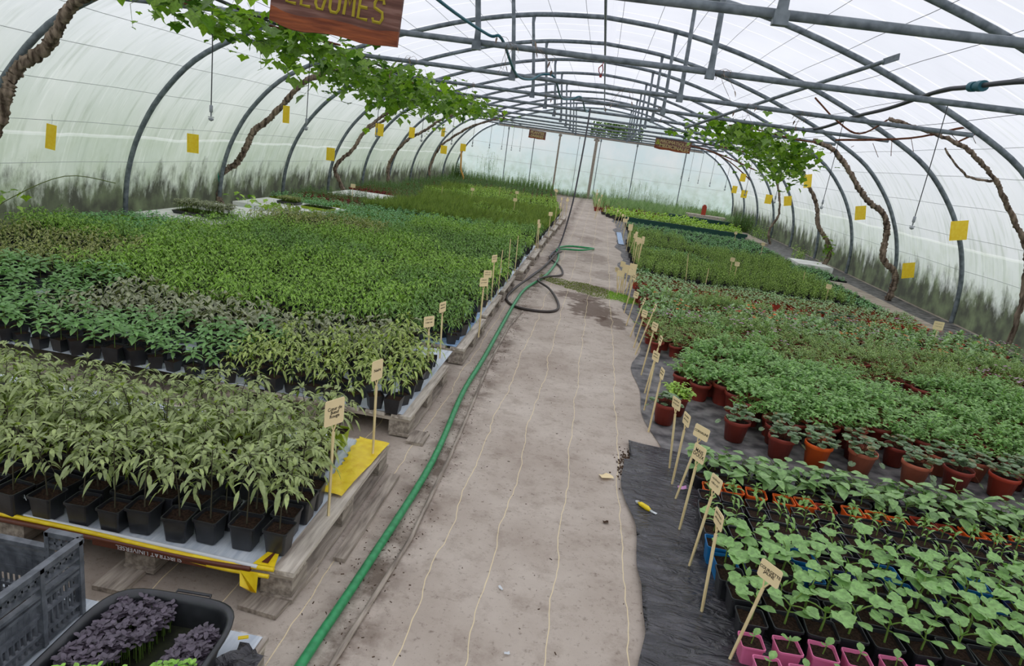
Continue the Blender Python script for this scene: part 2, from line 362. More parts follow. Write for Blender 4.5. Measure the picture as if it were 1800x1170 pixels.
    def round_leaf(s, p, d, R, mi=0, lobes=0, depth=.2, n=14, up=Vector((0, 0, 1)), cup=.12, serr=0, rng=None, notch=.5, droop=0):
        """broad leaf as a fan: p = where the stalk joins; lobes make vine / geranium leaves"""
        p = Vector(p); d = Vector(d).normalized(); side = d.cross(up)
        if side.length < 1e-3: side = Vector((1, 0, 0))
        side.normalize(); nr = side.cross(d).normalized()
        vs = [tuple(p)]; ring = []; mid = []
        for k in range(n + 1):
            th = -PI + 2 * PI * k / n
            a = abs(th) / PI
            r = R * (1 - notch * max(0, a - .75) * 4 * .5) * (1.0 + .25 * math.cos(th)) * .82
            if lobes: r *= 1 - depth * (.5 + .5 * math.cos(th * lobes + PI))
            if serr and k % 2: r *= 1 - serr
            x = d * (math.cos(th) * r) + side * (math.sin(th) * r)
            cz = nr * (cup * R * (abs(math.sin(th)) ** 1.5 - .3 * math.cos(th) ** 2)) - Vector((0, 0, droop * r))
            wob = nr * ((rng.uniform(-.06, .06) * R) if rng else 0)
            ring.append(tuple(p + x + cz + wob)); mid.append(tuple(p + x * .55 + cz * .2 + nr * .03 * R))
        vs += mid + ring; o1 = 1; o2 = 1 + n + 1
        fs = [(0, o1 + k, o1 + k + 1) for k in range(n)] + [(o1 + k, o2 + k, o2 + k + 1, o1 + k + 1) for k in range(n)]
        s.add(vs, fs, mi, True)
    def mesh(s, name, mats):
        me = bpy.data.meshes.new(name); me.from_pydata(s.v, [], s.f)
        for m in mats: me.materials.append(M[m] if isinstance(m, str) else m)
        me.polygons.foreach_set('material_index', s.m); me.polygons.foreach_set('use_smooth', s.sm); me.update(); return me
def obj(name, me, parent=None, loc=(0, 0, 0), rz=0, sc=1):
    o = bpy.data.objects.new(name, me); C.objects.link(o); o.location = loc
    if rz: o.rotation_euler = (0, 0, rz)
    if sc != 1: o.scale = (sc, sc, sc)
    if parent: o.parent = parent
    return o
def tag(o, label=None, cat=None, group=None, kind=None):
    if label: o['label'] = label
    if cat: o['category'] = cat
    if group: o['group'] = group
    if kind: o['kind'] = kind
    return o
def build(name, mb, mats, parent=None, loc=(0, 0, 0), rz=0): return obj(name, mb.mesh(name, mats), parent, loc, rz)
def thing(name, label, cat, loc=(0, 0, 0), rz=0, group=None):
    o = bpy.data.objects.new(name, None); C.objects.link(o); o.location = loc; o.rotation_euler = (0, 0, rz); o.empty_display_size = .05
    return tag(o, label, cat, group)
def place(name, parts, label, cat, loc, rz=0, group=None, sc=1, tilt=None):
    """a thing of several parts, all parts sharing prototype meshes; parts: (name, mesh) or (name, mesh, [(sub, mesh)])"""
    r = thing(name, label, cat, loc, rz, group)
    if sc != 1: r.scale = (sc, sc, sc)
    if tilt: r.rotation_euler = (tilt[0], tilt[1], rz)
    for p in parts:
        o = obj(p[0], p[1], r)
        if len(p) > 2:
            for q in p[2]: obj(q[0], q[1], o)
    return r
def catmull(pts, n=6):
    pts = [Vector(p) for p in pts]; out = []
    for i in range(len(pts) - 1):
        p0 = pts[max(i - 1, 0)]; p1 = pts[i]; p2 = pts[i + 1]; p3 = pts[min(i + 2, len(pts) - 1)]
        for k in range(n):
            t = k / n
            out.append(.5 * ((2 * p1) + (p2 - p0) * t + (2 * p0 - 5 * p1 + 4 * p2 - p3) * t * t + (3 * p1 - p0 - 3 * p2 + p3) * t ** 3))
    out.append(pts[-1]); return out
def text_mesh(txt, size, mat, thick=.001, offset=0, align='CENTER', space=1.0, name='lettering'):
    cu = bpy.data.curves.new(name, 'FONT'); cu.body = txt; cu.size = size; cu.extrude = thick; cu.offset = offset; cu.align_x = align; cu.align_y = 'CENTER'
    cu.space_character = space; cu.resolution_u = 3; cu.space_line = .8
    o = bpy.data.objects.new('tmp', cu); C.objects.link(o)
    dg = bpy.context.evaluated_depsgraph_get(); dg.update()
    me = bpy.data.meshes.new_from_object(o.evaluated_get(dg)); bpy.data.objects.remove(o); bpy.data.curves.remove(cu)
    me.name = name; me.materials.clear(); me.materials.append(M[mat]); return me
RI = np.linalg.inv(np.array(RM))
def in_view(x, y, z=.3, m=60):
    q = RI @ np.array([x, y, z - H])
    if q[2] > -.1: return False
    u = 900 + FPX * q[0] / -q[2]; v = 585 - FPX * q[1] / -q[2]
    return -m < u < 1800 + m and -m < v < 1170 + m
ORD = ['first', 'second', 'third', 'fourth', 'fifth', 'sixth', 'seventh', 'eighth', 'ninth', 'tenth', 'eleventh', 'twelfth', '13th', '14th', '15th', '16th', '17th', '18th', '19th', '20th', '21st', '22nd', '23rd', '24th', '25th', '26th', '27th', '28th', '29th', '30th', '31st', '32nd', '33rd', '34th', '35th', '36th', '37th', '38th', '39th', '40th']

# ------------------------------------------------------------------ polytunnel shell
CX = -.33
PROF = [(6.03, -.02), (6.02, .35), (5.96, .76), (5.80, 1.22), (5.5, 1.72), (5.02, 2.22), (4.4, 2.58), (3.75, 2.87), (3.0, 3.16), (2.0, 3.46), (1.0, 3.65), (0, 3.72)]
half = catmull([(a, 0, b) for a, b in PROF], 4)
arc = [Vector((CX - p.x, 0, p.z)) for p in half] + [Vector((CX + p.x, 0, p.z)) for p in half[-2::-1]]
YH = [10.813 + 2.33 * k for k in range(-6, 9)]; YEND = 29.45
def arc_z(hx):
    for i in range(len(half) - 1):
        a, b = half[i], half[i + 1]
        if b.x <= hx <= a.x: return a.z + (b.z - a.z) * (a.x - hx) / (a.x - b.x + 1e-9)
    return 3.72
def shell(name, i0, i1):
    ys = list(np.arange(-4.5, YEND + .01, .583)); ys[-1] = YEND + .02
    vs = []; uvs = []; n = i1 - i0 + 1
    ctr = Vector((CX, 0, 1.2)); s = [0]
    for i in range(1, len(arc)): s.append(s[-1] + (arc[i] - arc[i - 1]).length)
    for y in ys:
        for i in range(i0, i1 + 1):
            p = arc[i]; t = (arc[min(i + 1, len(arc) - 1)] - arc[max(i - 1, 0)]).normalized(); nr = Vector((-t.z, 0, t.x))
            if nr.dot(p - ctr) < 0: nr = -nr
            sag = .008 * math.cos(2 * PI * (y - YH[0]) / 2.33)
            vs.append((p.x + nr.x * (.045 + sag), y, max(p.z + nr.z * (.045 + sag), -.02)))
            uvs.append((y + (40 if i > len(arc) / 2 else 0), min(s[i], s[-1] - s[i])))
    fs = [(j * n + i, j * n + i + 1, (j + 1) * n + i + 1, (j + 1) * n + i) for j in range(len(ys) - 1) for i in range(n - 1)]
    me = bpy.data.meshes.new(name); me.from_pydata(vs, [], fs); me.materials.append(M['film'])
    uvl = me.uv_layers.new(name='UVMap'); 
    for lp in me.loops: uvl.data[lp.index].uv = uvs[lp.vertex_index]
    for p in me.polygons: p.use_smooth = True
    return tag(obj(name, me), kind='structure')
iL = next(i for i, p in enumerate(arc) if p.z > 2.0); iR = len(arc) - 1 - iL
shell('wall_left', 0, iL); shell('ceiling', iL, iR); shell('wall_right', iR, len(arc) - 1)
def gable(name, y, opening):
    pts = [(p.x + (-.045 if p.x < CX else .045), p.z + (.045 if p.z > 3 else 0)) for p in arc]; vs = []; fs = []; cols = []
    for (x, z) in pts: cols.append((x, max(z, .001)))
    cols.sort(); hz = [0, .15, .4, .8, 1.3, 1.8, 2.3, 2.62]
    # strips: below 2.62 and above it (with an opening in the middle of the top)
    lo = [c for c in cols if c[1] >= .3]; lo = [(cols[0][0], .3)] + lo + [(cols[-1][0], .3)]
    n = len(lo)
    for k in range(len(hz)):
        for (x, zt) in lo: vs.append((x, y, min(hz[k], max(zt, 0))))
    fs += [(k * n + i, k * n + i + 1, (k + 1) * n + i + 1, (k + 1) * n + i) for k in range(len(hz) - 1) for i in range(n - 1)]
    up = [c for c in lo if c[1] > 2.63]; xs = sorted(set([c[0] for c in up] + ([-.75, 1.45] if opening else [])))
    def zt(x):
        for a, b in zip(lo, lo[1:]):
            if a[0] <= x <= b[0]: return a[1] + (b[1] - a[1]) * (x - a[0]) / (b[0] - a[0] + 1e-9)
        return 2.62
    for a, b in zip(xs, xs[1:]):
        z0 = 2.62
        if opening and a >= -.76 and b <= 1.46: z0 = 3.2
        o = len(vs); vs += [(a, y, z0), (b, y, z0), (b, y, max(z0, zt(b))), (a, y, max(z0, zt(a)))]; fs.append((o, o + 1, o + 2, o + 3))
    me = bpy.data.meshes.new(name); me.from_pydata(vs, [], fs); me.materials.append(M['film_gable'])
    uvl = me.uv_layers.new(name='UVMap')
    for lp in me.loops: c = me.vertices[lp.vertex_index].co; uvl.data[lp.index].uv = (c.x, c.z)
    return tag(obj(name, me), kind='structure')
gable('wall_back', YEND + .03, True); gable('wall_front', -4.45, False)

def sheet(name, x0, x1, y0, y1, z, mat, nx=24, ny=24, amp=0, seed=1, edge=None, fr=3.0):
    rng = random.Random(seed); ph = [(rng.uniform(1, 3) * fr, rng.uniform(1, 3) * fr, rng.uniform(0, 6)) for _ in range(8)]
    mb = MB(); vs = []
    for j in range(ny + 1):
        for i in range(nx + 1):
            x = x0 + (x1 - x0) * i / nx; y = y0 + (y1 - y0) * j / ny
            if edge: x, y = edge(x, y, i / nx, j / ny)
            h = sum(abs(math.sin(a * x + b * y + c)) ** 3 for a, b, c in ph) / 8 if amp else 0
            vs.append((x, y, z + amp * h))
    fs = [(j * (nx + 1) + i, j * (nx + 1) + i + 1, (j + 1) * (nx + 1) + i + 1, (j + 1) * (nx + 1) + i) for j in range(ny) for i in range(nx)]
    mb.add(vs, fs, 0, True); return build(name, mb, [mat])
# ground: outside grass, floor inside, bed fabric to the right
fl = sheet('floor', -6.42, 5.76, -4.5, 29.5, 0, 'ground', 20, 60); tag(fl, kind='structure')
go = sheet('unseen_lawn', -60, 60, -40, 90, -.03, 'grass_out', 4, 4); tag(go, kind='structure')  # unseen ground added to throw greenish light on the lower walls
bf = sheet('bed_fabric', .64, 5.66, 3.7, 29.3, .004, 'bedfabric', 40, 150, .006, 3, edge=lambda x, y, i, j: (x + (.05 * math.sin(y * 2.1) + .03 * math.sin(y * 5.3) - .05 if i == 0 else 0), y), fr=2)
tag(bf, 'dark grey woven ground fabric lying under the potted plants right of the path', 'ground fabric')
def medge(x, y, i, j):
    if i == 0: x += .03 * math.sin(y * 3.1) + .015 * math.sin(y * 9) + (.06 if y > 3.7 else 0)
    if j == 1: y += .06 * math.sin(x * 4)
    return x, y
mu = sheet('mulch_film', .42, 3.6, .9, 3.92, .009, 'mulch', 130, 130, .022, 5, medge, fr=4.5)
tag(mu, 'shiny black plastic mulch film under the courgette pots at the path edge', 'plastic film')

# ------------------------------------------------------------------ hoops with their ties and struts
def arc_pipe():
    mb = MB(); mb.tube(arc, .034, n=10); 
    return mb.mesh('arch_pipe', ['steel'])
AP = arc_pipe()
hxz = next(h.x for h in half if h.z > 2.50)
def tie_mesh():
    mb = MB(); mb.tube([(CX - hxz, 0, 2.53), (CX - 2, 0, 2.535), (CX + 2, 0, 2.52), (CX + hxz, 0, 2.52)], .026, n=8); return mb.mesh('tie_bar', ['steel'])
TM = tie_mesh()
def strut_mesh(x0, x1):
    mb = MB(); z1 = arc_z(abs(x1 - CX)) - .01
    pts = [(x0, -.03, 2.47), (x0, -.03, 2.62), (x0 + (x1 - x0) * .5, -.02, (2.62 + z1) / 2), (x1, 0, z1 - .1), (x1, 0, z1)]
    vs = []; dims = [(.032, .012), (.026, .02), (.023, .023), (.023, .023), (.03, .010)]; n = 10
    for (p, (a, b)) in zip(pts, dims):
        for k in range(n): t = 2 * PI * k / n; vs.append((p[0] + a * math.cos(t), p[1] + b * math.sin(t), p[2]))
    mb.add(vs, [(i * n + k, i * n + (k + 1) % n, (i + 1) * n + (k + 1) % n, (i + 1) * n + k) for i in range(4) for k in range(n)], 0, True)
    mb.add(vs[:n], [tuple(range(n))[::-1]], 0)
    mb.box((x0, -.03, 2.50), (.075, .05, .07), 0)
    return mb.mesh('strut', ['steel'])
SL = [strut_mesh(-1.25, -1.38), strut_mesh(.76, .74)]
names = []
for k, y in enumerate(YH):
    fromend = len(YH) - 1 - k
    lab = 'grey steel roof hoop standing at the far end wall' if fromend == 0 else f'grey steel roof hoop with tie bar, {ORD[fromend-1]} one in front of the far end wall'
    if k < 2: continue
    t = thing('roof_hoop', lab, 'greenhouse hoop', (0, y, 0), 0, 'steel hoops of the tunnel')
    obj('arch_pipe', AP, t)
    obj('tie_bar', TM, t)
    if fromend > 0:
        for s in SL: obj('strut', s, t)
# ridge pipe, overhead water pipes
mb = MB(); mb.tube([(CX + .02, -4, 3.66), (CX + .02, YEND, 3.66)], .02, n=8); tag(build('ridge_pipe', mb, ['steel']), 'long grey ridge pipe running under the hoops along the roof', 'pipe')
# wires along the tunnel
wl = [0]
for i in range(1, len(arc)): wl.append(wl[-1] + (arc[i] - arc[i - 1]).length)
def arc_at(s, off=-.0):
    for i in range(len(arc) - 1):
        if wl[i] <= s <= wl[i + 1]:
            return arc[i].lerp(arc[i + 1], (s - wl[i]) / (wl[i + 1] - wl[i]))
    return arc[-1]
tot = wl[-1]; nw = 28
for i in range(nw):
    s = .85 + (tot - 1.7) * i / (nw - 1)
    p = arc_at(s); c = Vector((CX, 0, 1.0)); d = (p - c).normalized() * .032
    mb = MB(); pts = []
    for y in np.arange(-4, YEND + .1, 1.165): pts.append((p.x + d.x, y, p.z + d.z - (.012 if int(round((y + 4) / 1.165)) % 2 else 0)))
    mb.tube(pts, .0032, n=4)
    side = 'left' if i < nw / 2 else 'right'; q = i + 1 if i < nw / 2 else nw - i
    tag(build('film_wire', mb, ['wire' if 4 < i < nw - 5 else 'white_film']), f'thin line running the length of the film, {ORD[q-1]} up from the {side} wall foot', 'wire', 'lengthwise lines under the film')
# end wall frame
def post(x, w, d, mat, lab, zt=2.5, name='wall_post', lean=0):
    mb = MB(); mb.box((x, YEND - .04, zt / 2), (w, d, zt), 0); mb.box((x, YEND - .06, zt - .06), (w * 2.0, .03, .09), 0)
    return tag(build(name, mb, [mat]), lab, 'post')
post(-4.2, .03, .03, 'steel', 'thin steel post of the far end wall, leftmost one')
post(-3.06, .03, .03, 'steel', 'thin steel post behind the small hanging sign at the far end wall')
post(-1.98, .07, .06, 'wood_old', 'weathered doorway post left of the far end of the path')
post(-1.15, .018, .02, 'steel', 'very thin rod in the middle of the far doorway film')
post(-.42, .12, .08, 'wood_old', 'thick weathered doorway post right of the far end of the path')
post(-.24, .03, .03, 'steel', 'thin steel post just right of the thick doorway post')
post(1.3, .035, .03, 'steel', 'thin steel post of the far end wall behind the weedy pots right of the path')
post(3.35, .035, .03, 'steel', 'thin steel post of the far end wall, rightmost one')
mb = MB(); mb.box((CX, YEND - .1, 2.56), (8.6, .05, .09), 0); tag(build('gable_beam', mb, ['wood_old']), 'weathered beam across the far end wall above the doorway', 'beam')
for z, n_ in ((1.1, 'lower'), (1.75, 'upper')):
    mb = MB(); mb.tube([(-5.9, YEND - .02, z), (5.2, YEND - .02, z)], .006, n=5); tag(build('gable_wire', mb, ['white_film']), f'{n_} pale line stretched across the far end wall film', 'wire')

# ------------------------------------------------------------------ overhead pipes with hanging sprayers
def lpath(name, pts, r, mat, lab, cat='pipe', n=8, k=6):
    mb = MB(); mb.tube(catmull(pts, k), r, n=n); return tag(build(name, mb, [mat]), lab, cat)
def nozzle_meshes(h):
    a = MB(); a.tube([(0, 0, 0), (.004, .003, -h * .5), (0, 0, -h)], .0045, n=5)
    b = MB(); b.lathe([(.005, 0), (.013, -.005), (.014, -.055), (.006, -.062), (.006, -.085), (.004, -.09)], n=10); b.box((0, 0, -.095), (.05, .006, .007)); b.lathe([(.001, -.10), (.022, -.105), (.018, -.12), (.001, -.128)], n=10)
    return a.mesh('drop_tube', ['black_pipe']), b.mesh('sprayer_head', ['nozzle_clear'])
nzL = nozzle_meshes(.80); nzR = nozzle_meshes(1.06)
def nozzle(x, y, z, ms, h, lab, grp):
    t = thing('hanging_sprayer', lab, 'sprayer', (x, y, z), 0, grp); obj('drop_tube', ms[0], t); q = obj('sprayer_head', ms[1], t); q.location = (0, 0, -h)
lpath('water_pipe', [(-3.2, 2.5, 2.62), (-3.2, 5.3, 2.50), (-3.2, 8, 2.52), (-3.2, 12, 2.50), (-3.2, 18, 2.52), (-3.2, 28, 2.5)], .014, 'black_pipe', 'thin black water pipe overhead on the left side among the vine leaves')
for i, y in enumerate([5.3, 7.1, 9.4, 11.8, 14.2, 16.5, 19, 21.3, 23.6, 26]):
    nozzle(-3.2, y, 2.50, nzL, .80, f'sprayer hanging on a black tube from the left overhead pipe, {ORD[i]} from the front', 'sprayers on the left pipe')
lpath('water_pipe', [(2.9, 3.6, 2.52), (3.0, 5.3, 2.64), (3.0, 5.9, 2.69), (3.0, 6.6, 2.72), (3.0, 7.12, 2.735), (3.0, 8.2, 2.66), (3.0, 9.27, 2.63), (3.0, 10.6, 2.55), (3.0, 12.5, 2.60), (3.0, 14.2, 2.55), (3, 20, 2.55), (3, 28, 2.55)], .021, 'black_pipe', 'black wavy water pipe overhead on the right side with a teal coupling')
mb = MB(); mb.tube([(3.0, 6.32, 2.705), (3.0, 6.40, 2.71)], .045, n=14); mb.tube([(3.0, 6.41, 2.71), (3.0, 6.45, 2.712)], .034, n=14); mb.tube([(3.0, 6.46, 2.713), (3.0, 6.53, 2.717)], .042, n=14)
tag(build('pipe_coupling', mb, ['teal_pipe']), 'teal screw coupling on the black overhead pipe at the right', 'coupling')
for i, y in enumerate([6.85, 9.6, 12.1, 14.6, 17, 19.4, 21.8, 24.2, 26.6]):
    nozzle(3.0, y, 2.64 if y < 12 else 2.56, nzR, 1.06, f'sprayer hanging on a black tube from the right overhead pipe, {ORD[i]} from the front', 'sprayers on the right pipe')
lpath('overhead_cable', [(-1.9, 3.4, 2.95), (-1.55, 4.3, 2.74), (-1.32, 5.2, 2.62), (-1.16, 6.15, 2.60), (-1.05, 6.2, 2.59), (-1.03, 7.2, 2.42), (-.97, 8.0, 2.46), (-.9, 8.48, 2.575), (-.75, 8.55, 2.57), (-.72, 9.7, 2.44), (-.62, 10.5, 2.50), (-.5, 10.85, 2.57), (-.45, 12.2, 2.46), (-.42, 13.14, 2.56)], .013, 'teal_pipe', 'dark teal hose slung from tie bar to tie bar near the middle of the roof', 'hose')
# diagonal loose bar
mb = MB(); mb.tube([(1.10, 10.45, 2.305), (2.33, 6.75, 2.875)], .020, n=8); mb.box((2.352, 6.684, 2.885), (.19, .010, .055), 0, rz=math.atan2(-3.7, 1.23), ry=-math.atan2(.57, 3.9))
tag(build('diagonal_bar', mb, ['steel']), 'loose diagonal steel bar with flattened end tied below the right roof', 'bar')
# plates of the near tie bars
# hanging red clip
mb = MB(); mb.tube([(0, 0, 0), (.02, 0, -.06), (.0, 0, -.1)], .008, n=5); mb.tube([(0, 0, -.1), (-.06, 0, -.17), (-.05, 0, -.24), (.01, 0, -.30), (.03, 0, -.2), (0, 0, -.1)], .011, n=5); mb.box((.0, 0, -.32), (.05, .03, .05), 0)
tag(build('roof_hook', mb, ['red_thing'], loc=(-.34, 14.4, 3.62)), 'rusty red hook hanging from the ridge pipe in mid roof', 'hook')

# ------------------------------------------------------------------ hoses on the floor
gh = [(-.692, 1.3), (-.692, 1.69), (-.669, 2.21), (-.644, 3.2), (-.70, 4.265), (-.70, 5.1), (-.714, 6.14), (-.725, 7.33), (-.70, 8.2), (-.55, 9.24), (-.489, 10.34), (-.49, 11.3), (-.58, 12.2), (-.391, 12.83), (.048, 13.0), (.05, 12.75), (-.153, 12.35), (-.457, 12.15), (-.56, 11.9)]
lpath('garden_hose', [(x, y, .022 + (.02 if i > 14 else 0)) for i, (x, y) in enumerate(gh)], .0175, 'hose_green', 'thick green garden hose running along the left edge of the path', 'hose', n=12)
bh = [(-.52, 12.1), (-.56, 10.9), (-.66, 9.4), (-.80, 8.1), (-.85, 7.5), (-.70, 7.14), (-.416, 7.1), (-.25, 7.28), (-.26, 7.7), (-.41, 8.25), (-.60, 8.7), (-.52, 9.05), (-.33, 9.6), (-.40, 10.3), (-.62, 10.9), (-.47, 11.7)]
lpath('garden_hose', [(x, y, .05 if 8 < y < 9.5 or y > 10.8 else .016) for x, y in bh], .015, 'hose_dark', 'dark brown hose coiled in a loop across the green hose', 'hose', n=10)
lpath('garden_hose', [(-.37, 12, 2.50), (-.37, 12.0, 2.2), (-.39, 12, 1.5), (-.42, 12.05, .9), (-.50, 12.2, .3), (-.56, 12.1, .05), (-.62, 11.4, .03), (-.60, 10.4, .02), (-.70, 9.4, .02), (-.76, 8.8, .02)], .014, 'hose_grey', 'grey blue hose hanging down from the roof bars to the path', 'hose', n=10)
# batten / crease along the path
mb = MB(); mb.tube([(x, y, .008) for x, y in [(-.62, 1.5), (-.60, 1.81), (-.56, 2.49), (-.575, 3.4), (-.64, 5.05), (-.65, 6.28), (-.6, 7.0)]], .010, n=5)
tag(build('batten', mb, ['wood_old']), 'thin weathered batten lying on the path beside the green hose', 'batten')

# ------------------------------------------------------------------ pallets
def pallet_parts(wx, wy):
    db = MB(); db.box((0, 0, 0), (.115, wy, .020)); bb = MB(); bb.box((0, 0, 0), (.12, wy, .016)); bl = MB(); bl.box((0, 0, 0), (.12, .13, .070)); st = MB(); st.box((0, 0, 0), (wx - .01, .11, .020))
    return db.mesh('deck_board', ['wood_pale_x']), bb.mesh('bottom_board', ['wood_old']), bl.mesh('block', ['wood_old']), st.mesh('cross_board', ['wood_pale'])
PCACHE = {}
def pallet(x1, y0, y1, lab, wx=1.2, z=0, grp='wooden pallets carrying the seedling pots'):
    wy = y1 - y0; k = (round(wx, 2), round(wy, 2))
    if k not in PCACHE: PCACHE[k] = pallet_parts(*k)
    db, bb, bl, st = PCACHE[k]
    t = thing('pallet', lab, 'pallet', (x1 - wx / 2, y0, z), 0, grp)
    for i in range(8): o = obj('deck_board', db, t); o.location = (-wx / 2 + .0575 + (wx - .115) * i / 7, wy / 2, .128)
    for sy in (0, 1, 2): o = obj('cross_board', st, t); o.location = (0, .065 + (wy - .13) * sy / 2, .108)
    for sx in (-1, 0, 1):
        o = obj('bottom_board', bb, t); o.location = (sx * (wx / 2 - .06), wy / 2, .018)
        for sy in (0, 1, 2): o = obj('block', bl, t); o.location = (sx * (wx / 2 - .068), .075 + (wy - .15) * sy / 2, .062)
rowsY = [(1.96, 3.08), (3.46, 4.46), (4.90, 5.92), (6.05, 7.05), (7.30, 8.30), (8.72, 9.72), (10.05, 11.05), (11.6, 12.6), (12.9, 13.9), (14.2, 15.2), (15.6, 16.6), (16.9, 17.9)]
for i, (a, b) in enumerate(rowsY):
    jit = [0, 0, .02, 0, -.01, .04, .06, .03, .05, .08, .1, .12][i]
    pallet(-.85 + jit, a, b, f'grey wooden pallet at the left edge of the path, {ORD[i]} from the front')
    if i == 0: pallet(-2.07, a, b, 'grey wooden pallet of the front row, second from the path')
pallet(-.785, .70, 1.65, 'low wooden pallet under the black crate and tub at the bottom left', .0 + 1.2)
# loose slats under the nearest pallet
for (cx_, cy_, wx, wy, rz, lab) in ((-1.48, 1.955, .115, .20, .0, 'short loose board sticking out under the front pallet, left one'), (-.93, 2.05, .15, .30, -.1, 'wide loose board under the front corner of the nearest pallet'), (-.80, 3.50, .10, .16, .0, 'short board end under the second pallet beside the hose'), (-.79, 2.65, .05, .75, .0, 'rough bark-edged board lying under the path side of the nearest pallet')):
    mb = MB(); mb.box((0, 0, .010), (wx, wy, .018)); o = build('loose_board', mb, ['wood_old'], loc=(cx_, cy_ - .02, 0), rz=rz); tag(o, lab, 'board')
# covers
def wr(o, l, c): return tag(o, l, c)
tag(sheet('woven_sack', -3.27, -.93, 1.955, 3.06, .1395, 'white_sheet', 60, 40, .006, 11, fr=5), 'white woven sack spread over the front pallets under the tomato pots', 'sack')
s1 = MB(); pts = [(-.97, 2.50), (-.885, 2.50), (-.85, 3.07), (-1.02, 3.08)]
vs = []; nx, ny = 8, 30; rng = random.Random(4)
for j in range(ny + 1):
    t = j / ny
    a = Vector(pts[0] + (0,)).lerp(Vector(pts[3] + (0,)), t); b = Vector(pts[1] + (0,)).lerp(Vector(pts[2] + (0,)), t)
    for i in range(nx + 1):
        p = a.lerp(b, i / nx); vs.append((p.x + (rng.uniform(-.01, .01) if i in (0,) else 0), p.y, .147 + .006 * abs(math.sin(9 * p.y + 22 * p.x)) + rng.uniform(0, .002)))
s1.add(vs, [(j * (nx + 1) + i, j * (nx + 1) + i + 1, (j + 1) * (nx + 1) + i + 1, (j + 1) * (nx + 1) + i) for j in range(ny) for i in range(nx)], 0, True)
tag(build('yellow_sack', s1, ['yellow_sack']), 'bright yellow sack end lying on the path side of the nearest pallet', 'sack')
# rolled front edge of the sack: yellow, brown and white folds, with printed words
t = thing('folded_sack', 'yellow, brown and white sack edge folded along the front of the nearest pallet', 'sack', (0, 0, 0))
for (nm, mt_, pp, r) in (('yellow_fold', 'yellow_sack', [(-2.2, 1.945, .145), (-1.7, 1.94, .150), (-1.25, 1.935, .142), (-.92, 1.95, .145)], .009),
                         ('brown_fold', 'brown_sack', [(-2.1, 1.932, .132), (-1.6, 1.930, .138), (-1.2, 1.928, .136), (-1.0, 1.935, .14)], .010),
                         ('white_fold', 'white_film', [(-1.9, 1.955, .151), (-1.5, 1.95, .153), (-1.1, 1.945, .150), (-.98, 1.945, .146)], .008),
                         ('lower_yellow_fold', 'yellow_sack', [(-1.25, 1.930, .128), (-1.1, 1.928, .124), (-.93, 1.932, .126)], .008)):
    mb = MB(); mb.tube(catmull(pp, 5), r, n=6); build(nm, mb, [mt_], t)
mb = MB(); mb.add([(-1.60, 1.9215, .116), (-1.16, 1.9215, .116), (-1.16, 1.9215, .142), (-1.60, 1.9215, .142)], [(0, 1, 2, 3)], 0); bp_ = build('brown_panel', mb, ['brown_sack'], t)
tx = obj('lettering', text_mesh('SUBSTRAT UNIVERSEL', .026, 'white_film', .0004), t, (-1.38, 1.9205, .129)); tx.rotation_euler = (PI / 2, PI, 0)
mb = MB(); mb.add([(-1.035, 1.925, .135), (-.965, 1.925, .135), (-.985, 1.915, .06), (-1.0, 1.93, .055), (-.96, 1.905, .07), (-1.02, 1.90, .09)], [(0, 1, 4, 2), (0, 5, 2, 4), (0, 5, 3), (5, 4, 2, 3)], 0)
build('torn_flap', mb, ['yellow_sack'], t)
mb = MB(); mb.add([(-1.0, 1.95, .153), (-.92, 1.955, .153), (-.945, 2.05, .154), (-.975, 2.09, .154), (-.985, 2.02, .1535)], [(0, 1, 2, 3, 4)], 0); mb.add([(-.975, 1.965, .1545), (-.95, 1.965, .1545), (-.955, 2.06, .155)], [(0, 1, 2)], 1)
build('corner_flap', mb, ['yellow_sack', 'brown_sack'], t)
# yellow and brown prints lying between the pots
for (x, y, w, h, rz) in ((-1.0, 2.34, .10, .035, .3), (-1.18, 2.36, .16, .03, -.1), (-1.62, 2.2, .05, .05, .6), (-1.42, 2.33, .09, .03, .2)):
    mb = MB(); mb.box((0, 0, 0), (w, h, .002), 0); mb.box((0, h * .45, .0005), (w * .9, h * .25, .002), 1)
    tag(build('sack_scrap', mb, ['yellow_sack', 'brown_sack'], loc=(x, y, .150), rz=rz), 'yellow and brown printed sack scrap lying between the front tomato pots', 'sack scrap', 'sack scraps under the front pots')
for i, (a, b) in enumerate(rowsY[1:]):
    xw = -5.95 if i < 2 else -5.9
    o = sheet('pallet_cover', xw, -.90, a + .01, b + (.33 if i not in (4, 5, 6) else .25), .1395, 'blue_sheet' if i == 1 else 'white_sheet', 50, 12, .006, 20 + i, fr=4)
    tag(o, f'{"pale blue" if i == 1 else "white"} plastic cover under the seedlings on the {ORD[i+1]} pallet row', 'plastic cover')

# ------------------------------------------------------------------ pots and plants (prototypes)
def sq_pot(w, h, mat, soil=.86):
    """(pot mesh, soil mesh) square tapered pot with a rim, origin at its foot"""
    a = w / 2; mb = MB()
    mb.sqlathe([(a * .02, .001), (a * .72, .001), (a * .74, 0), (a * .90, h * .86), (a * .90, h * .90), (a, h * .91), (a * 1.0, h), (a * .93, h), (a * .90, h * .88), (a * .82, h * .5)], 0)
    sb = MB(); n = 5; vs = []; rng = random.Random(int(w * 1e4)); q = a * .88
    for j in range(n + 1):
        for i in range(n + 1):
            vs.append((-q + 2 * q * i / n, -q + 2 * q * j / n, h * soil + rng.uniform(-.002, .004)))
    sb.add(vs, [(j * (n + 1) + i, j * (n + 1) + i + 1, (j + 1) * (n + 1) + i + 1, (j + 1) * (n + 1) + i) for j in range(n) for i in range(n)])
    return mb.mesh('pot', [mat]), sb.mesh('soil', ['soil'])
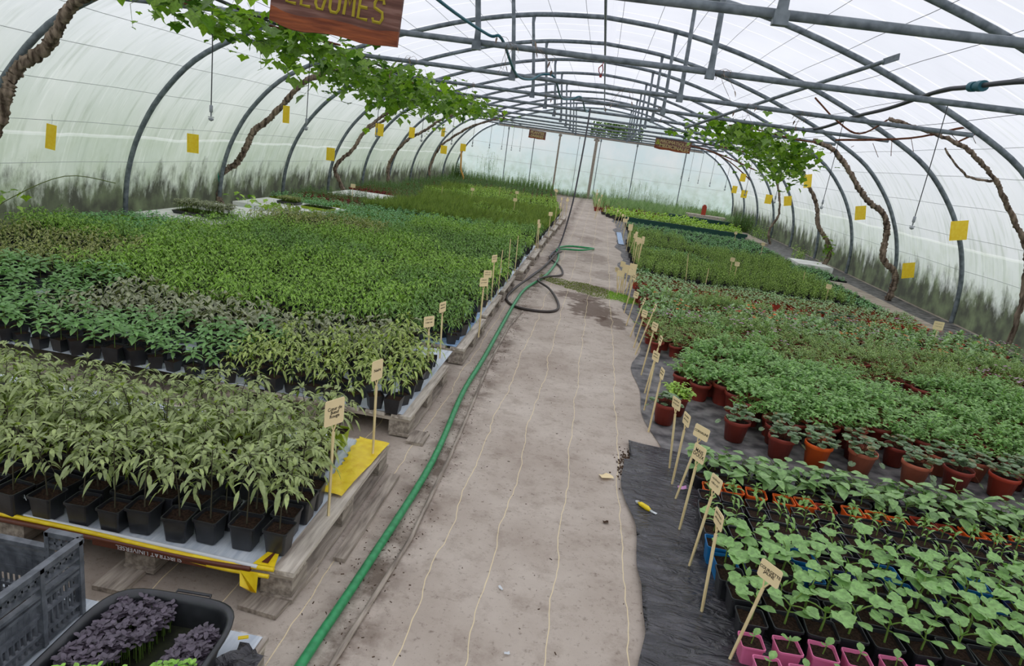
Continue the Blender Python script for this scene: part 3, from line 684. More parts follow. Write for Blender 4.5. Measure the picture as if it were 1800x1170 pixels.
def round_pot(d, h, mat, soil=.86, n=20):
    a = d / 2; mb = MB()
    mb.lathe([(a * .02, .001), (a * .66, .001), (a * .69, 0), (a * .90, h * .80), (a * .97, h * .82), (a, h * .83), (a * 1.0, h * .98), (a * .97, h), (a * .93, h * .99), (a * .88, h * .85), (a * .8, h * .5)], 0, n)
    sb = MB(); sb.lathe([(0.0005, h * soil + .006), (a * .45, h * soil + .004), (a * .89, h * soil)], 0, n)
    return mb.mesh('pot', [mat]), sb.mesh('soil', ['soil'])
UP = Vector((0, 0, 1))
def dirv(az, el): return Vector((math.cos(az) * math.cos(el), math.sin(az) * math.cos(el), math.sin(el)))
def compound(mb, p, d, Lf, ll, lw, rng, mi=0, pairs=2, droop=.5, seg=3, stem=None):
    pts = [p + d * (Lf * t) - UP * (droop * t * t * Lf) for t in (0, .35, .7, 1)]
    if stem is not None: mb.tube(pts, [.0016, .0013, .001, .0007], stem, n=3, cap=False)
    side = d.cross(UP).normalized()
    mb.leaf(pts[-1], (pts[-1] - pts[-2]), ll * 1.25, lw * 1.2, mi, droop=.5, seg=seg, fold=.35)
    for k in range(pairs):
        t = .45 + .5 * k / max(1, pairs); q = p + d * (Lf * t) - UP * (droop * t * t * Lf)
        for s in (-1, 1):
            dd = (d * .55 + side * s + UP * rng.uniform(-.35, .15)).normalized()
            mb.leaf(q, dd, ll * rng.uniform(.75, 1.1), lw * rng.uniform(.8, 1.1), mi, droop=rng.uniform(.3, .8), seg=seg, fold=.3, twist=rng.uniform(-.5, .5))
def tomato(seed, h, z0, nl=8, Lf=.085, ll=.045, lw=.017, lean=.04, seg=3, t0=.30, pairs=2):
    rng = random.Random(seed); fo = MB(); st = MB(); a = rng.uniform(0, 6.28)
    top = Vector((math.cos(a) * lean * rng.random(), math.sin(a) * lean * rng.random(), z0 + h))
    pts = [Vector((0, 0, z0 - .004)), Vector((top.x * .2 + rng.uniform(-.006, .006), top.y * .2, z0 + h * .4)), Vector((top.x * .6, top.y * .6, z0 + h * .75)), top]
    st.tube(pts, [.0030, .0026, .002, .0012], 0, n=5)
    cur = catmull(pts, 6)
    for i in range(nl):
        t = t0 + (.98 - t0) * i / (nl - 1); q = cur[int(t * (len(cur) - 1))]; az = a + i * 2.4 + rng.uniform(-.4, .4)
        el = rng.uniform(.0, .5) + .5 * (t - .5); s = (1.0 - .35 * abs(t - .6)) * rng.uniform(.8, 1.15)
        if t < .42: s *= .6
        compound(fo, q, dirv(az, el), Lf * s, ll * s, lw * s, rng, 0, pairs, rng.uniform(.25, .8), seg, 1)
    for i in range(3): fo.leaf(cur[-1], dirv(rng.uniform(0, 6.28), .9), ll * .9, lw, 0, droop=.2, seg=seg)
    return st, fo
def bushy(seed, h, r, nl, ll, lw, z0, mi=0, shape='leaf', el0=.1, el1=1.0, stems=3, flower=None, nf=0, seg=3, low=.25, peak=.45, droop=.5, fsize=.012):
    rng = random.Random(seed); fo = MB(); st = MB(); tips = []
    for k in range(stems):
        az = rng.uniform(0, 6.28); o = r * .55 * (k > 0) * rng.uniform(.5, 1)
        tip = Vector((math.cos(az) * o, math.sin(az) * o, z0 + h * rng.uniform(.8, 1.0)))
        st.tube([(tip.x * .1, tip.y * .1, z0 - .004), (tip.x * .5, tip.y * .5, z0 + h * .5), tuple(tip)], [.0022, .0018, .001], 0, n=4, cap=False); tips.append(tip)
    for i in range(nl):
        tip = tips[i % stems]; t = low + (1 - low) * ((i // stems) + rng.random()) / max(1, nl / stems); t = min(t, 1)
        q = Vector((tip.x * (.1 + .9 * t), tip.y * (.1 + .9 * t), z0 + (tip.z - z0) * t)); az = i * 2.4 + rng.uniform(-.5, .5)
        el = el0 + (el1 - el0) * t ** 2 * rng.uniform(.6, 1.1); s = rng.uniform(.75, 1.15) * (1 - .3 * t ** 3)
        pet = r * .35 * (1 - .6 * t); d = dirv(az, el); q2 = q + d * pet
        if shape == 'leaf': fo.leaf(q + d * pet * .4, d, ll * s, lw * s, mi, droop=droop * rng.uniform(.5, 1.5), seg=seg, fold=.3, peak=peak, twist=rng.uniform(-.35, .35))
        elif shape == 'round': fo.round_leaf(q2, dirv(az, el * .4 - .1), ll * .5 * s, mi, n=8, rng=rng, cup=.2)
        elif shape == 'lobed': fo.round_leaf(q2, dirv(az, el * .5), ll * .5 * s, mi, lobes=5, depth=.45, n=15, rng=rng, cup=.15)
    for i in range(nf):
        tip = tips[i % stems]; p = tip + Vector((rng.uniform(-1, 1) * r * .6, rng.uniform(-1, 1) * r * .6, rng.uniform(0, .03)))
        for k in range(5): fo.leaf(p, dirv(k * 1.257, .25), fsize, fsize * .8, 1, droop=.1, seg=2)
    return st, fo
def blades(seed, h, r, n_, w, z0, spread=.35, droop=.25, seg=3):
    rng = random.Random(seed); fo = MB()
    for i in range(n_):
        a = rng.uniform(0, 6.28); q = Vector((math.cos(a), math.sin(a), 0)) * (r * .5 * rng.random()) + Vector((0, 0, z0))
        d = (UP + Vector((math.cos(a), math.sin(a), 0)) * spread * rng.uniform(.3, 1.4)).normalized()
        fo.leaf(q, d, h * rng.uniform(.6, 1.05), w, 0, droop=droop * rng.uniform(0, 1.5), seg=seg, fold=.3, peak=.4, up=dirv(a + 1.57, 0))
    return MB(), fo
def feathery(seed, h, r, ns, z0, ll=.022, lw=.009, nper=9):
    """many fine divided leaves"""
    rng = random.Random(seed); fo = MB(); st = MB()
    for i in range(ns):
        az = i * 2.4 + rng.uniform(-.4, .4); el = rng.uniform(.55, 1.35); d = dirv(az, el); Lf = h * rng.uniform(.7, 1.05)
        p0 = Vector((rng.uniform(-1, 1) * r * .2, rng.uniform(-1, 1) * r * .2, z0)); dr = .25
        fo.tube([p0, p0 + d * Lf * .5 - UP * (dr * .25 * Lf), p0 + d * Lf - UP * (dr * Lf)], .0012, 1, n=3, cap=False)
        for k in range(nper):
            t = .45 + .55 * k / (nper - 1); q = p0 + d * (t * Lf) - UP * (dr * t * t * Lf)
            fo.leaf(q, dirv(az + (1.1 if k % 2 else -1.1) * (1 - .3 * t) + rng.uniform(-.4, .4), rng.uniform(-.1, .7)), ll * rng.uniform(.7, 1.3), lw, 0, droop=.3, seg=2)
    return st, fo
def join(mbs):
    """several (MB, material offset) into one"""
    o = MB()
    for mb, off in mbs:
        b = len(o.v); o.v += mb.v; o.f += [tuple(i + b for i in f) for f in mb.f]; o.m += [m + off for m in mb.m]; o.sm += mb.sm
    return o
def pot_mb(kind, w, h, lod=False):
    mb = MB(); a = w / 2
    if kind == 'sq':
        if lod: mb.box((0, 0, h * .5), (w, w, h), 0, taper=.74); mb.f.pop(1); mb.m.pop(1); mb.sm.pop(1)
        else: mb.sqlathe([(a * .74, 0), (a * .90, h * .88), (a, h * .9), (a, h), (a * .92, h), (a * .88, h * .85)], 0)
        mb.add([(-a * .9, -a * .9, h * .88), (a * .9, -a * .9, h * .88), (a * .9, a * .9, h * .88), (-a * .9, a * .9, h * .88)], [(0, 1, 2, 3)], 1)
    else:
        n = 10; mb.lathe([(a * .68, 0), (a * .9, h * .8), (a, h * .82), (a, h), (a * .92, h), (a * .88, h * .88)], 0, n); mb.lathe([(.001, h * .88), (a * .9, h * .87)], 1, n)
    return mb

# generic plant kinds: name -> (list of combined MBs, material list, spacing)
def kind(protos, mats): return (protos, mats)
def K(potk, w, h, potmat, fn, leafm, extra=None, n=5):
    ps = []
    for s in range(n):
        st, fo = fn(s * 7 + 3)
        ps.append(join([(pot_mb(potk, w, h, True), 0), (st, 2), (fo, 3)]))
    return (ps, [potmat, 'soil', 'stem_green', leafm] + (extra or ['stem_green']))
zt_ = .075
KINDS = {
 'tomato_mid': K('sq', .088, .085, 'black_plastic', lambda s: tomato(s, .19, .075, 9, .072, .046, .0155, .04, 3), 'l_tomato2', n=8),
 'auber': K('sq', .088, .085, 'black_plastic', lambda s: tomato(s, .12, .075, 6, .07, .055, .022, .03, 3), 'l_auber', n=6),
 'pepper': K('sq', .088, .085, 'black_plastic', lambda s: bushy(s, .15, .05, 16, .075, .034, .075, stems=1, low=.45, el0=-.1, el1=.6, droop=.35), 'l_pepper', n=7),
 'mid': K('sq', .088, .085, 'black_plastic', lambda s: tomato(s, .165, .075, 10, .062, .044, .013, .04, 2), 'l_mid', n=8),
 'mid2': K('sq', .088, .085, 'black_plastic', lambda s: tomato(s, .155, .075, 10, .062, .044, .012, .04, 2), 'l_mid2', n=8),
 'olive': K('sq', .088, .085, 'black_plastic', lambda s: tomato(s, .13, .075, 7, .055, .042, .015, .03, 2), 'l_olive', n=6),
 'basil': K('sq', .085, .075, 'lime_plastic', lambda s: bushy(s, .09, .05, 18, .06, .032, .065, stems=2, low=.3, el0=0, el1=.8, droop=.4, seg=2), 'l_teal', n=6),
 'grassy': K('sq', .10, .08, 'black_plastic', lambda s: blades(s, .19, .10, 60, .007, .06, .45, seg=2), 'l_grassy', n=6),
 'yellowgreen': K('sq', .10, .08, 'black_plastic', lambda s: bushy(s, .14, .07, 22, .05, .024, .065, stems=4, low=.2, seg=2), 'l_yellowgreen', n=6),
 'darkbush': K('round', .11, .09, 'terra_dark', lambda s: bushy(s, .16, .08, 26, .045, .018, .07, stems=5, low=.2, seg=2), 'l_dark', n=6),
 'tallweed': K('round', .12, .10, 'black_plastic', lambda s: bushy(s, .46, .12, 46, .06, .018, .08, stems=6, low=.15, seg=2), 'l_mid2', n=6),
 'parsley': K('round', .16, .13, 'terra_dark', lambda s: feathery(s, .18, .09, 20, .11, .034, .020, 10), 'l_parsley', n=8),
 'geranium': K('round', .15, .13, 'terra_dark', lambda s: feathery(s, .21, .09, 18, .11, .028, .012, 12), 'l_geran', n=8),
 'flower_white': K('round', .13, .11, 'terra_dark', lambda s: bushy(s, .13, .08, 30, .055, .026, .095, stems=4, low=.1, flower=1, nf=2, seg=3, fsize=.009), 'l_flower', ['petal_white'], n=5),
 'flower_orange': K('round', .13, .11, 'terra', lambda s: bushy(s, .14, .08, 30, .06, .024, .095, stems=4, low=.1, flower=1, nf=3, seg=3, fsize=.02), 'l_flower', ['petal_orange'], n=5),
 'flower_red': K('round', .13, .11, 'black_plastic', lambda s: bushy(s, .12, .08, 28, .06, .03, .095, stems=4, low=.1, flower=1, nf=2, seg=3, fsize=.018), 'l_flower', ['petal_red'], n=4),
 'flower_pink': K('round', .14, .12, 'terra_dark', lambda s: bushy(s, .17, .09, 30, .045, .03, .10, stems=5, low=.1, shape='leaf', flower=1, nf=5, seg=3, fsize=.016), 'l_geran', ['petal_pink'], n=4),
 'greyleaf': K('round', .13, .11, 'terra_dark', lambda s: bushy(s, .12, .08, 22, .085, .042, .095, stems=3, low=.1, el0=.3, el1=1.2, seg=3, droop=.3), 'l_greyleaf', n=6),
 'traylow': K('sq', .10, .075, 'red_plastic', lambda s: bushy(s, .06, .06, 14, .06, .026, .065, stems=2, low=.1, el0=.1, el1=.8, seg=2), 'l_greyleaf', n=5),
 'fine_right': K('sq', .10, .08, 'black_plastic', lambda s: bushy(s, .17, .10, 52, .042, .013, .07, stems=7, low=.15, seg=2, el0=.3, el1=1.2), 'l_fine', n=6),
 'low_right': K('sq', .11, .07, 'black_plastic', lambda s: bushy(s, .07, .07, 18, .05, .03, .06, stems=3, low=.1, seg=2, el0=.0, el1=.8), 'l_teal', n=6),
 'lettuce': K('sq', .12, .07, 'black_plastic', lambda s: bushy(s, .16, .09, 18, .09, .06, .06, stems=2, low=.05, seg=2, el0=.4, el1=1.3), 'l_yellowgreen', n=5),
 'lavender': K('round', .14, .12, 'terra_dark', lambda s: blades(s, .32, .10, 40, .008, .10, .5, seg=2), 'l_greyleaf', n=5),
}
KM = {}
def kmeshes(k):
    if k not in KM:
        ps, mats = KINDS[k]; KM[k] = [p.mesh(k, mats) for p in ps]
    return KM[k]
def stuff_mesh(name, k, items):
    """one mesh holding many small plants of one kind"""
    ps, mats = KINDS[k]; VV = []; LV = []; LT = []; MI = []; off = 0
    arr = []
    for p in ps:
        lv = np.array([i for f in p.f for i in f], dtype=np.int32); lt = np.array([len(f) for f in p.f], dtype=np.int32)
        arr.append((np.array(p.v, dtype=np.float32), lv, lt, np.array(p.m, dtype=np.int32)))
    for (x, y, z, rz, sc, pi) in items:
        v, lv, lt, mi = arr[pi]; c, s = math.cos(rz) * sc, math.sin(rz) * sc
        q = np.empty_like(v); q[:, 0] = v[:, 0] * c - v[:, 1] * s + x; q[:, 1] = v[:, 0] * s + v[:, 1] * c + y; q[:, 2] = v[:, 2] * sc + z
        VV.append(q); LV.append(lv + off); LT.append(lt); MI.append(mi); off += len(v)
    VV = np.concatenate(VV); LV = np.concatenate(LV); LT = np.concatenate(LT); MI = np.concatenate(MI)
    me = bpy.data.meshes.new(name); me.vertices.add(len(VV)); me.vertices.foreach_set('co', VV.ravel())
    me.loops.add(len(LV)); me.loops.foreach_set('vertex_index', LV)
    me.polygons.add(len(LT)); st = np.zeros(len(LT), dtype=np.int32); st[1:] = np.cumsum(LT)[:-1]
    me.polygons.foreach_set('loop_start', st); me.polygons.foreach_set('material_index', MI)
    for m in mats: me.materials.append(M[m])
    me.update(calc_edges=True); return me
KINFO = {  # object name, category, label of each (all alike), label of the far rest
 'tomato_mid': ('tomato_seedling', 'tomato seedling', 'olive green tomato seedling in the crowded second pallet row left of the path'),
 'auber': ('aubergine_seedling', 'seedling', 'greyish green seedling in the dull patch right behind the bright pepper plants'),
 'pepper': ('pepper_seedling', 'pepper seedling', 'bright green pepper seedling in a black pot in the dense bed at the left edge'),
 'mid': ('green_seedling', 'seedling', 'fresh green narrow-leaved seedling in the dense middle rows of the left beds'),
 'mid2': ('dark_green_seedling', 'seedling', 'darker green narrow-leaved seedling in the dense rows of the left beds'),
 'olive': ('olive_seedling', 'seedling', 'olive brown seedling in the dull green patches of the left beds'),
 'basil': ('basil_seedling', 'basil seedling', 'low broad-leaved basil seedling in a lime green pot in the left beds'),
 'grassy': ('chive_pot', 'potted herb', 'pot of thin dark green blades in the grassy bed far left of the path'),
 'yellowgreen': ('pale_green_herb', 'potted herb', 'yellowish green bushy herb in the far left beds'),
 'darkbush': ('dark_green_herb', 'potted herb', 'dark green bushy herb in a red brown pot near the foot of the left wall'),
 'tallweed': ('tall_herb', 'potted herb', 'tall loose green plant in front of the far end wall'),
 'parsley': ('parsley_plant', 'potted parsley', 'bright green parsley-like plant in a round dark red pot right of the path'),
 'geranium': ('scented_geranium', 'potted geranium', 'olive green divided-leaf geranium in a round dark red pot behind the parsley rows'),
 'flower_white': ('white_flowering_plant', 'potted flower', 'green plant with tiny white flowers in the mixed flower bed on the right'),
 'flower_orange': ('marigold', 'potted flower', 'plant with small orange blooms in the mixed flower bed on the right'),
 'flower_red': ('red_flowering_plant', 'potted flower', 'plant with small red blooms in the mixed flower bed on the right'),
 'flower_pink': ('pink_flowering_plant', 'potted flower', 'plant with small mauve blooms in the mixed flower bed on the right'),
 'greyleaf': ('grey_leaved_plant', 'potted plant', 'broad greyish green leafy plant in the mixed bed on the right'),
 'traylow': ('low_potted_plant', 'potted plant', 'low grey green plant in a square red pot in the rows across the right bed'),
 'fine_right': ('fine_leaved_herb', 'potted herb', 'fine-leaved upright green herb in the far right bed'),
 'low_right': ('low_herb', 'potted herb', 'low blue green herb in the far right bed behind the fine-leaved herbs'),
 'lettuce': ('lettuce_seedling', 'lettuce', 'pale yellow green lettuce in the trays at the far right'),
 'lavender': ('lavender_plant', 'potted lavender', 'grey green spiky plant in front of the far end wall right of the path'),
}
SPOTS = {k: [] for k in KINDS}
rg = random.Random(99)
def spot(k, x, y, z, sc=1.0, jit=.012):
    if not in_view(x, y, z + .15, 90): return
    SPOTS[k].append((x + rg.uniform(-jit, jit), y + rg.uniform(-jit, jit), z, rg.uniform(0, 6.28), sc * rg.uniform(.8, 1.2) * (1 + .22 * mn.noise(Vector((x * .9, y * .9, 7)))), rg.randrange(len(KINDS[k][0]))))
def nz(x, y, s=1.0, o=0): return mn.noise(Vector((x * s + o, y * s, o)))
# left beds behind the front pallet row
y = 3.50
while y < 17.6:
    dy = .125 if y < 8 else (.135 if y < 12 else .15)
    x = -.96 + nz(0, y, 3) * .02
    while x > -6.0:
        n1 = nz(x, y, .6, 3); k = None; zb = .14
        yy = y + n1 * .35; xx = x + n1 * .3
        if yy < 4.15: k = 'tomato_mid' if xx > -1.95 - (4.1 - yy) * .3 else 'pepper'
        elif yy < 4.75: k = 'tomato_mid' if xx > -1.25 else ('auber' if xx > -3.45 else 'pepper')
        elif yy < 5.9: k = 'olive' if xx < -4.3 else ('mid2' if xx > -1.5 else 'mid')
        elif yy < 8.7: k = 'basil' if (xx < -4.9 and yy > 6.8) else ('mid' if nz(x, y * 2.2, .5, 9) > -.08 else 'mid2')
        elif yy < 10.2: k = 'mid2' if xx > -3 else 'olive'
        elif yy < 11.5: k = 'mid' if xx > -2.8 else ('basil' if xx > -5.2 else 'olive')
        elif yy < 12.6: k = 'basil' if xx < -2 else 'mid2'
        else: k = 'grassy' if (nz(x, y, .5, 20) > -.3 and xx > -4.3) else ('yellowgreen' if xx > -4.3 else 'darkbush')
        # white boards stay bare; gaps between pallets at the path
        if x < -4.75 and 7.9 < y < 10.3: k = None
        if x < -4.35 and 10.35 < y < 11.9: k = None
        if x < -4.55 and 13.9 < y < 15.8: k = None
        for (a, b), (c_, d_) in zip(rowsY, rowsY[1:]):
            if b - .02 < y < c_ + .04 and x > -1.1: k = None
        if y < 4.85 and y > 4.5 and x > -1.12: k = None
        if k and rg.random() > .02: spot(k, x, y, zb, {'grassy': 1.15}.get(k, 1.0))
        x -= dy if k != 'grassy' else dy * 1.05
    y += dy
y = 17.7
while y < 29.2:
    x = -1.0 - max(0, y - 18) * .09
    while x > -5.9:
        n1 = nz(x, y, .5, 40)
        k = ('yellowgreen' if n1 > -.25 else 'grassy') if y < 23 + n1 * 2 else ('tallweed' if y > 26.3 and rg.random() < .6 else 'darkbush')
        if x < -4.9 and k != 'tallweed': k = 'darkbush'
        spot(k, x, y, .06, .85 if k == 'tallweed' else 1.25, .05); x -= .17
    y += .17
# right beds
def fillr(x0, x1, y0, y1, d, fn, z=.006, jit=.02, sc=1.0):
    y = y0; r = 0
    while y < y1:
        x = x0 + (d / 2 if r % 2 else 0)
        while x < (x1(y) if callable(x1) else x1):
            k = fn(x, y)
            if k: spot(k, x, y, z, sc, jit)
            x += d
        y += d * .95; r += 1
fillr(.92, 4.4, 4.55, 6.15, .178, lambda x, y: None if (x < 1.25 and y < 4.9) or (nz(x, y, 1.1, 5) < -.36) or rg.random() < .10 else ('parsley' if nz(x, y, .8, 77) > -.25 else 'darkbush'), jit=.035, sc=1.12)
fillr(.78, 4.9, 6.2, 7.25, .18, lambda x, y: 'geranium' if nz(x, y, .9, 7) > -.2 else ('flower_pink' if rg.random() < .5 else 'parsley'), jit=.03)
def mixed(x, y):
    n1 = nz(x, y, .9, 11); r = rg.random()
    if x < 1.5 and y > 8.3: return 'greyleaf'
    if n1 > .32: return 'greyleaf'
    if n1 < -.3: return 'geranium'
    return 'flower_white' if r < .4 else ('flower_orange' if r < .55 else ('flower_red' if r < .72 else ('flower_pink' if r < .78 else 'greyleaf')))
fillr(.76, lambda y: 5.15, 7.3, 8.5, .155, mixed, jit=.03)
fillr(.76, lambda y: 5.1, 8.55, 9.2, .15, mixed, jit=.03, sc=.72)
fillr(.78, 4.75, 9.45, 10.3, .118, lambda x, y: 'traylow', jit=.008, sc=1.1)
fillr(.82, lambda y: 4.95 if y > 13.3 else 4.6, 10.45, 14.9, .14, lambda x, y: 'fine_right' if nz(x, y, .7, 15) > -.35 and x < 4.1 else 'low_right', jit=.03)
fillr(.95, lambda y: 4.45, 15.4, 19.4, .17, lambda x, y: 'low_right' if x > 2.2 or y > 17 else 'fine_right', jit=.03)
fillr(.15, 4.4, 20.4, 22.2, .24, lambda x, y: 'lettuce' if x > .15 + (22.2 - y) * .25 else None, jit=.02, sc=1.2)
fillr(-.05, 5.0, 23.0, 28.9, .33, lambda x, y: 'lavender' if y < 26.5 else ('tallweed' if nz(x, y, .6, 2) > .0 else 'lavender'), jit=.06, sc=1.15)
for k, its in SPOTS.items():
    if not its: continue
    its.sort(key=lambda t: t[0] ** 2 + t[1] ** 2)
    nm, cat, lab = KINFO[k]; ms = kmeshes(k); lim = 300
    if k in ('tomato_mid',): lim = 190
    for (x, y, z, rz, sc, pi) in its[:lim]:
        o = obj(nm, ms[pi], None, (x, y, z), rz, sc); tag(o, lab, cat, nm.replace('_', ' ') + ' plants')
    rest = its[lim:]
    if rest:
        o = obj(nm + '_mass', stuff_mesh(nm + '_mass', k, rest)); tag(o, 'crowded far part of the ' + nm.replace('_', ' ') + ' bed, too dense to count', cat + ' bed', None, 'stuff')

# ------------------------------------------------------------------ front pallet row: tall tomatoes with parts
PB = sq_pot(.098, .10, 'black_plastic'); PLm = sq_pot(.098, .095, 'lime_plastic')
TOM = []
for s in range(10):
    st, fo = tomato(100 + s, .22 + .012 * (s % 5), .086, 11, .085, .046, .0145, .06, 4, t0=.34, pairs=3)
    TOM.append((st.mesh('stem', ['stem_dark']), fo.mesh('foliage', ['l_tomato', 'stem_dark'])))
TOF = []
for s in range(6):
    st, fo = tomato(150 + s, .25 + .012 * (s % 4), .086, 9, .078, .044, .0145, .07, 4, t0=.50)
    TOF.append((st.mesh('stem', ['stem_dark']), fo.mesh('foliage', ['l_tomato', 'stem_dark'])))
rr = random.Random(12)
rowY = 2.065; row = 0
while rowY < 3.0:
    x = -.962 - (.0 if row % 2 == 0 else .005) - (0.03 * max(0, row - 3) * .3); col = 0
    if rowY > 2.5: x -= .075
    while x > -3.3:
        yy = rowY - .09 * min(1.0, (-.96 - x)) + rr.uniform(-.012, .012); xx = x + rr.uniform(-.014, .014)
        if (row >= 2 and rr.random() < .05) or (row == 1 and rr.random() < .15): x -= .124; col += 1; continue
        if in_view(xx, yy, .3, 60) and not (xx < -1.9 and yy > 2.82) and not (row == 2 and rr.random() < .2):
            lime = row >= 5 and nz(xx, yy, 1.2, 5) > -.25 or (row >= 3 and col > 3 and nz(xx, yy, 2.5, 1) > .1)
            P = PLm if lime else PB; S = TOM[rr.randrange(10)] if row > 1 else TOF[rr.randrange(6)]
            sc = (1.0 if row < 2 else (1.06 if row < 5 else .92)) * rr.uniform(.93, 1.07)
            place('tomato_seedling', [('pot', P[0]), ('soil', P[1]), ('stem', S[0]), ('foliage', S[1])],
                  f'tomato seedling in {"lime" if lime else "black"} pot, {ORD[row]} row of the nearest pallet, {ORD[col]} from the path', 'tomato seedling', (xx, yy, .147), rr.uniform(-.12, .12) + (PI / 2) * rr.randrange(4), 'tall tomato seedlings on the front pallets', sc)
        x -= .124; col += 1
    rowY += .112 if row else .10; row += 1
# handwritten letters on one pot
t_ = obj('pot_writing', text_mesh('RA', .035, 'white_film', .0003)); t_.location = (-1.925, 1.972, .215); t_.rotation_euler = (PI / 2 - .12, 0, .1); tag(t_, 'white letters RA written on a black pot at the left front', 'writing')

# ------------------------------------------------------------------ right front: pinks, courgettes, maize, orange pots, beans
def rowset(items, pots, plants, nm, cat, labf, grp, z=.012, rot=True, seed=1):
    r = random.Random(seed)
    for (x, y, rw, cl) in items:
        if not in_view(x, y, .1, 50): continue
        P = pots(x, y, rw, cl, r); S = plants[r.randrange(len(plants))]
        parts = [('pot', P[0]), ('soil', P[1]), ('stem', S[0]), ('foliage', S[1])]
        place(nm, parts, labf(rw, cl, P), cat, (x, y, z), r.uniform(-.1, .1) + (PI / 2 * r.randrange(4) if rot else 0), grp, r.uniform(.92, 1.08))
def grid(x0, nx, dx, ys, slope=0, jit=.006, seed=1, offs=None):
    r = random.Random(seed); out = []
    for j, y in enumerate(ys):
        for i in range(nx): out.append((x0 + (offs[j] if offs else 0) + i * dx + r.uniform(-jit, jit), y + slope * i * dx + r.uniform(-jit, jit), j, i))
    return out
def courgette(seed, small=False):
    r = random.Random(seed); fo = MB(); st = MB(); z0 = .088; h = r.uniform(.07, .10)
    st.tube([(0, 0, z0 - .004), (.003, 0, z0 + h * .6), (0, .004, z0 + h)], [.0045, .004, .003], 0, n=6)
    a = r.uniform(0, 6.28)
    for i in range(2):   # seed leaves
        d = dirv(a + PI * i + r.uniform(-.3, .3), .35); p = Vector((0, 0, z0 + h * .65)); fo.tube([p, p + d * .02], .003, 1, n=4, cap=False)
        fo.leaf(p + d * .018, d, .072, .046, 0, droop=.2, seg=5, fold=.12, peak=.55)
    nl = r.choice((2, 2, 3))
    for i in range(nl):
        az = a + PI / 2 + i * 2.2 + r.uniform(-.4, .4); el = r.uniform(.25, .7); d = dirv(az, el); p = Vector((0, 0, z0 + h)); q = p + d * r.uniform(.045, .085)
        fo.tube([p, p.lerp(q, .5) + UP * .006, q], [.0032, .0028, .0024], 1, n=5, cap=False)
        fo.round_leaf(q, dirv(az, r.uniform(-.25, .25)), r.uniform(.046, .064) * (1 - .15 * i), 0, lobes=5, depth=.16, n=26, serr=.07, rng=r, cup=.22, notch=.7)
    fo.leaf(Vector((0, 0, z0 + h)), dirv(a + 1, 1.1), .04, .022, 0, droop=0, seg=3)
    return st.mesh('stem', ['stem_green']), fo.mesh('foliage', ['l_courg', 'stem_green'])
CG = [courgette(s) for s in range(10)]
PBc = sq_pot(.112, .10, 'black_plastic'); PBl = sq_pot(.108, .10, 'blue_plastic'); PNv = sq_pot(.108, .10, 'navy_plastic')
def cpot(x, y, rw, cl, r):
    if rw in (3, 4): return PBl if (cl * 7 + rw * 3) % 3 == 0 else (PNv if (cl + rw) % 3 == 1 else PBc)
    return PBc
CC = lambda P: 'bright blue' if P is PBl else ('dark blue' if P is PNv else 'black')
rowset(grid(.845, 17, .125, [2.285, 2.41, 2.53, 2.65, 2.77], .045, .01, 3, [0, -.01, -.03, -.04, -.05]), cpot, CG, 'courgette_seedling', 'courgette seedling',
       lambda rw, cl, P: f'courgette seedling in a {CC(P)} pot, {ORD[rw]} courgette row, {ORD[cl]} from the path', 'courgette seedlings on the black film', .012)
def cress_pair(seed):
    r = random.Random(seed); fo = MB(); st = MB(); z0 = .078
    st.tube([(0, 0, z0 - .004), (.004, 0, z0 + .035)], [.0025, .002], 0, n=5); a = r.uniform(0, 6.28)
    for i in range(2):
        d = dirv(a + PI * i, .55); fo.leaf(Vector((.004, 0, z0 + .035)), d, .042, .028, 0, droop=.1, seg=4, fold=.2, peak=.55)
    fo.leaf(Vector((.004, 0, z0 + .035)), dirv(a + 1.5, 1.0), .018, .01, 0, droop=0, seg=3)
    return st.mesh('stem', ['stem_green']), fo.mesh('foliage', ['l_courg'])
PK = sq_pot(.090, .09, 'pink_plastic')
rowset(grid(.815, 12, .128, [2.155, 2.03], .04, .004, 5, [0, .03]), lambda *a: PK, [cress_pair(s) for s in range(5)], 'cucumber_seedling', 'seedling',
       lambda rw, cl, P: f'tiny two-leaved seedling in a pink square pot, {["back","front"][rw]} pink row, {ORD[cl]} from the path', 'pink pots at the bottom right')
def maize(seed):
    r = random.Random(seed); fo = MB(); st = MB(); z0 = .082; h = r.uniform(.05, .08)
    st.tube([(0, 0, z0 - .004), (.002, 0, z0 + h)], [.0028, .002], 0, n=5); a = r.uniform(0, 6.28)
    for i in range(4):
        fo.leaf(Vector((.001, 0, z0 + h * (.4 + .2 * i))), dirv(a + i * PI + r.uniform(-.4, .4), r.uniform(.6, 1.2)), r.uniform(.06, .10), .014, 0, droop=r.uniform(.4, .9), seg=5, fold=.35, peak=.4)
    return st.mesh('stem', ['stem_green']), fo.mesh('foliage', ['l_maize'])
PBm = sq_pot(.104, .095, 'black_plastic')
rowset(grid(.80, 22, .118, [2.91, 3.02, 3.13, 3.24], .02, .008, 7, [0, 0, .01, .03]), lambda *a: PBm, [maize(s) for s in range(8)], 'maize_seedling', 'maize seedling',
       lambda rw, cl, P: f'thin maize seedling in a black pot, {ORD[rw]} maize row, {ORD[cl]} from the path', 'sweet maize seedlings')
def smallherb(seed, leafm):
    st, fo = bushy(seed, .055, .045, 14, .042, .02, .078, stems=2, low=.2, el0=.2, el1=1.0, seg=3)
    return st.mesh('stem', ['stem_green']), fo.mesh('foliage', [leafm])
PO = sq_pot(.100, .09, 'orange_plastic'); PR = sq_pot(.100, .09, 'red_plastic')
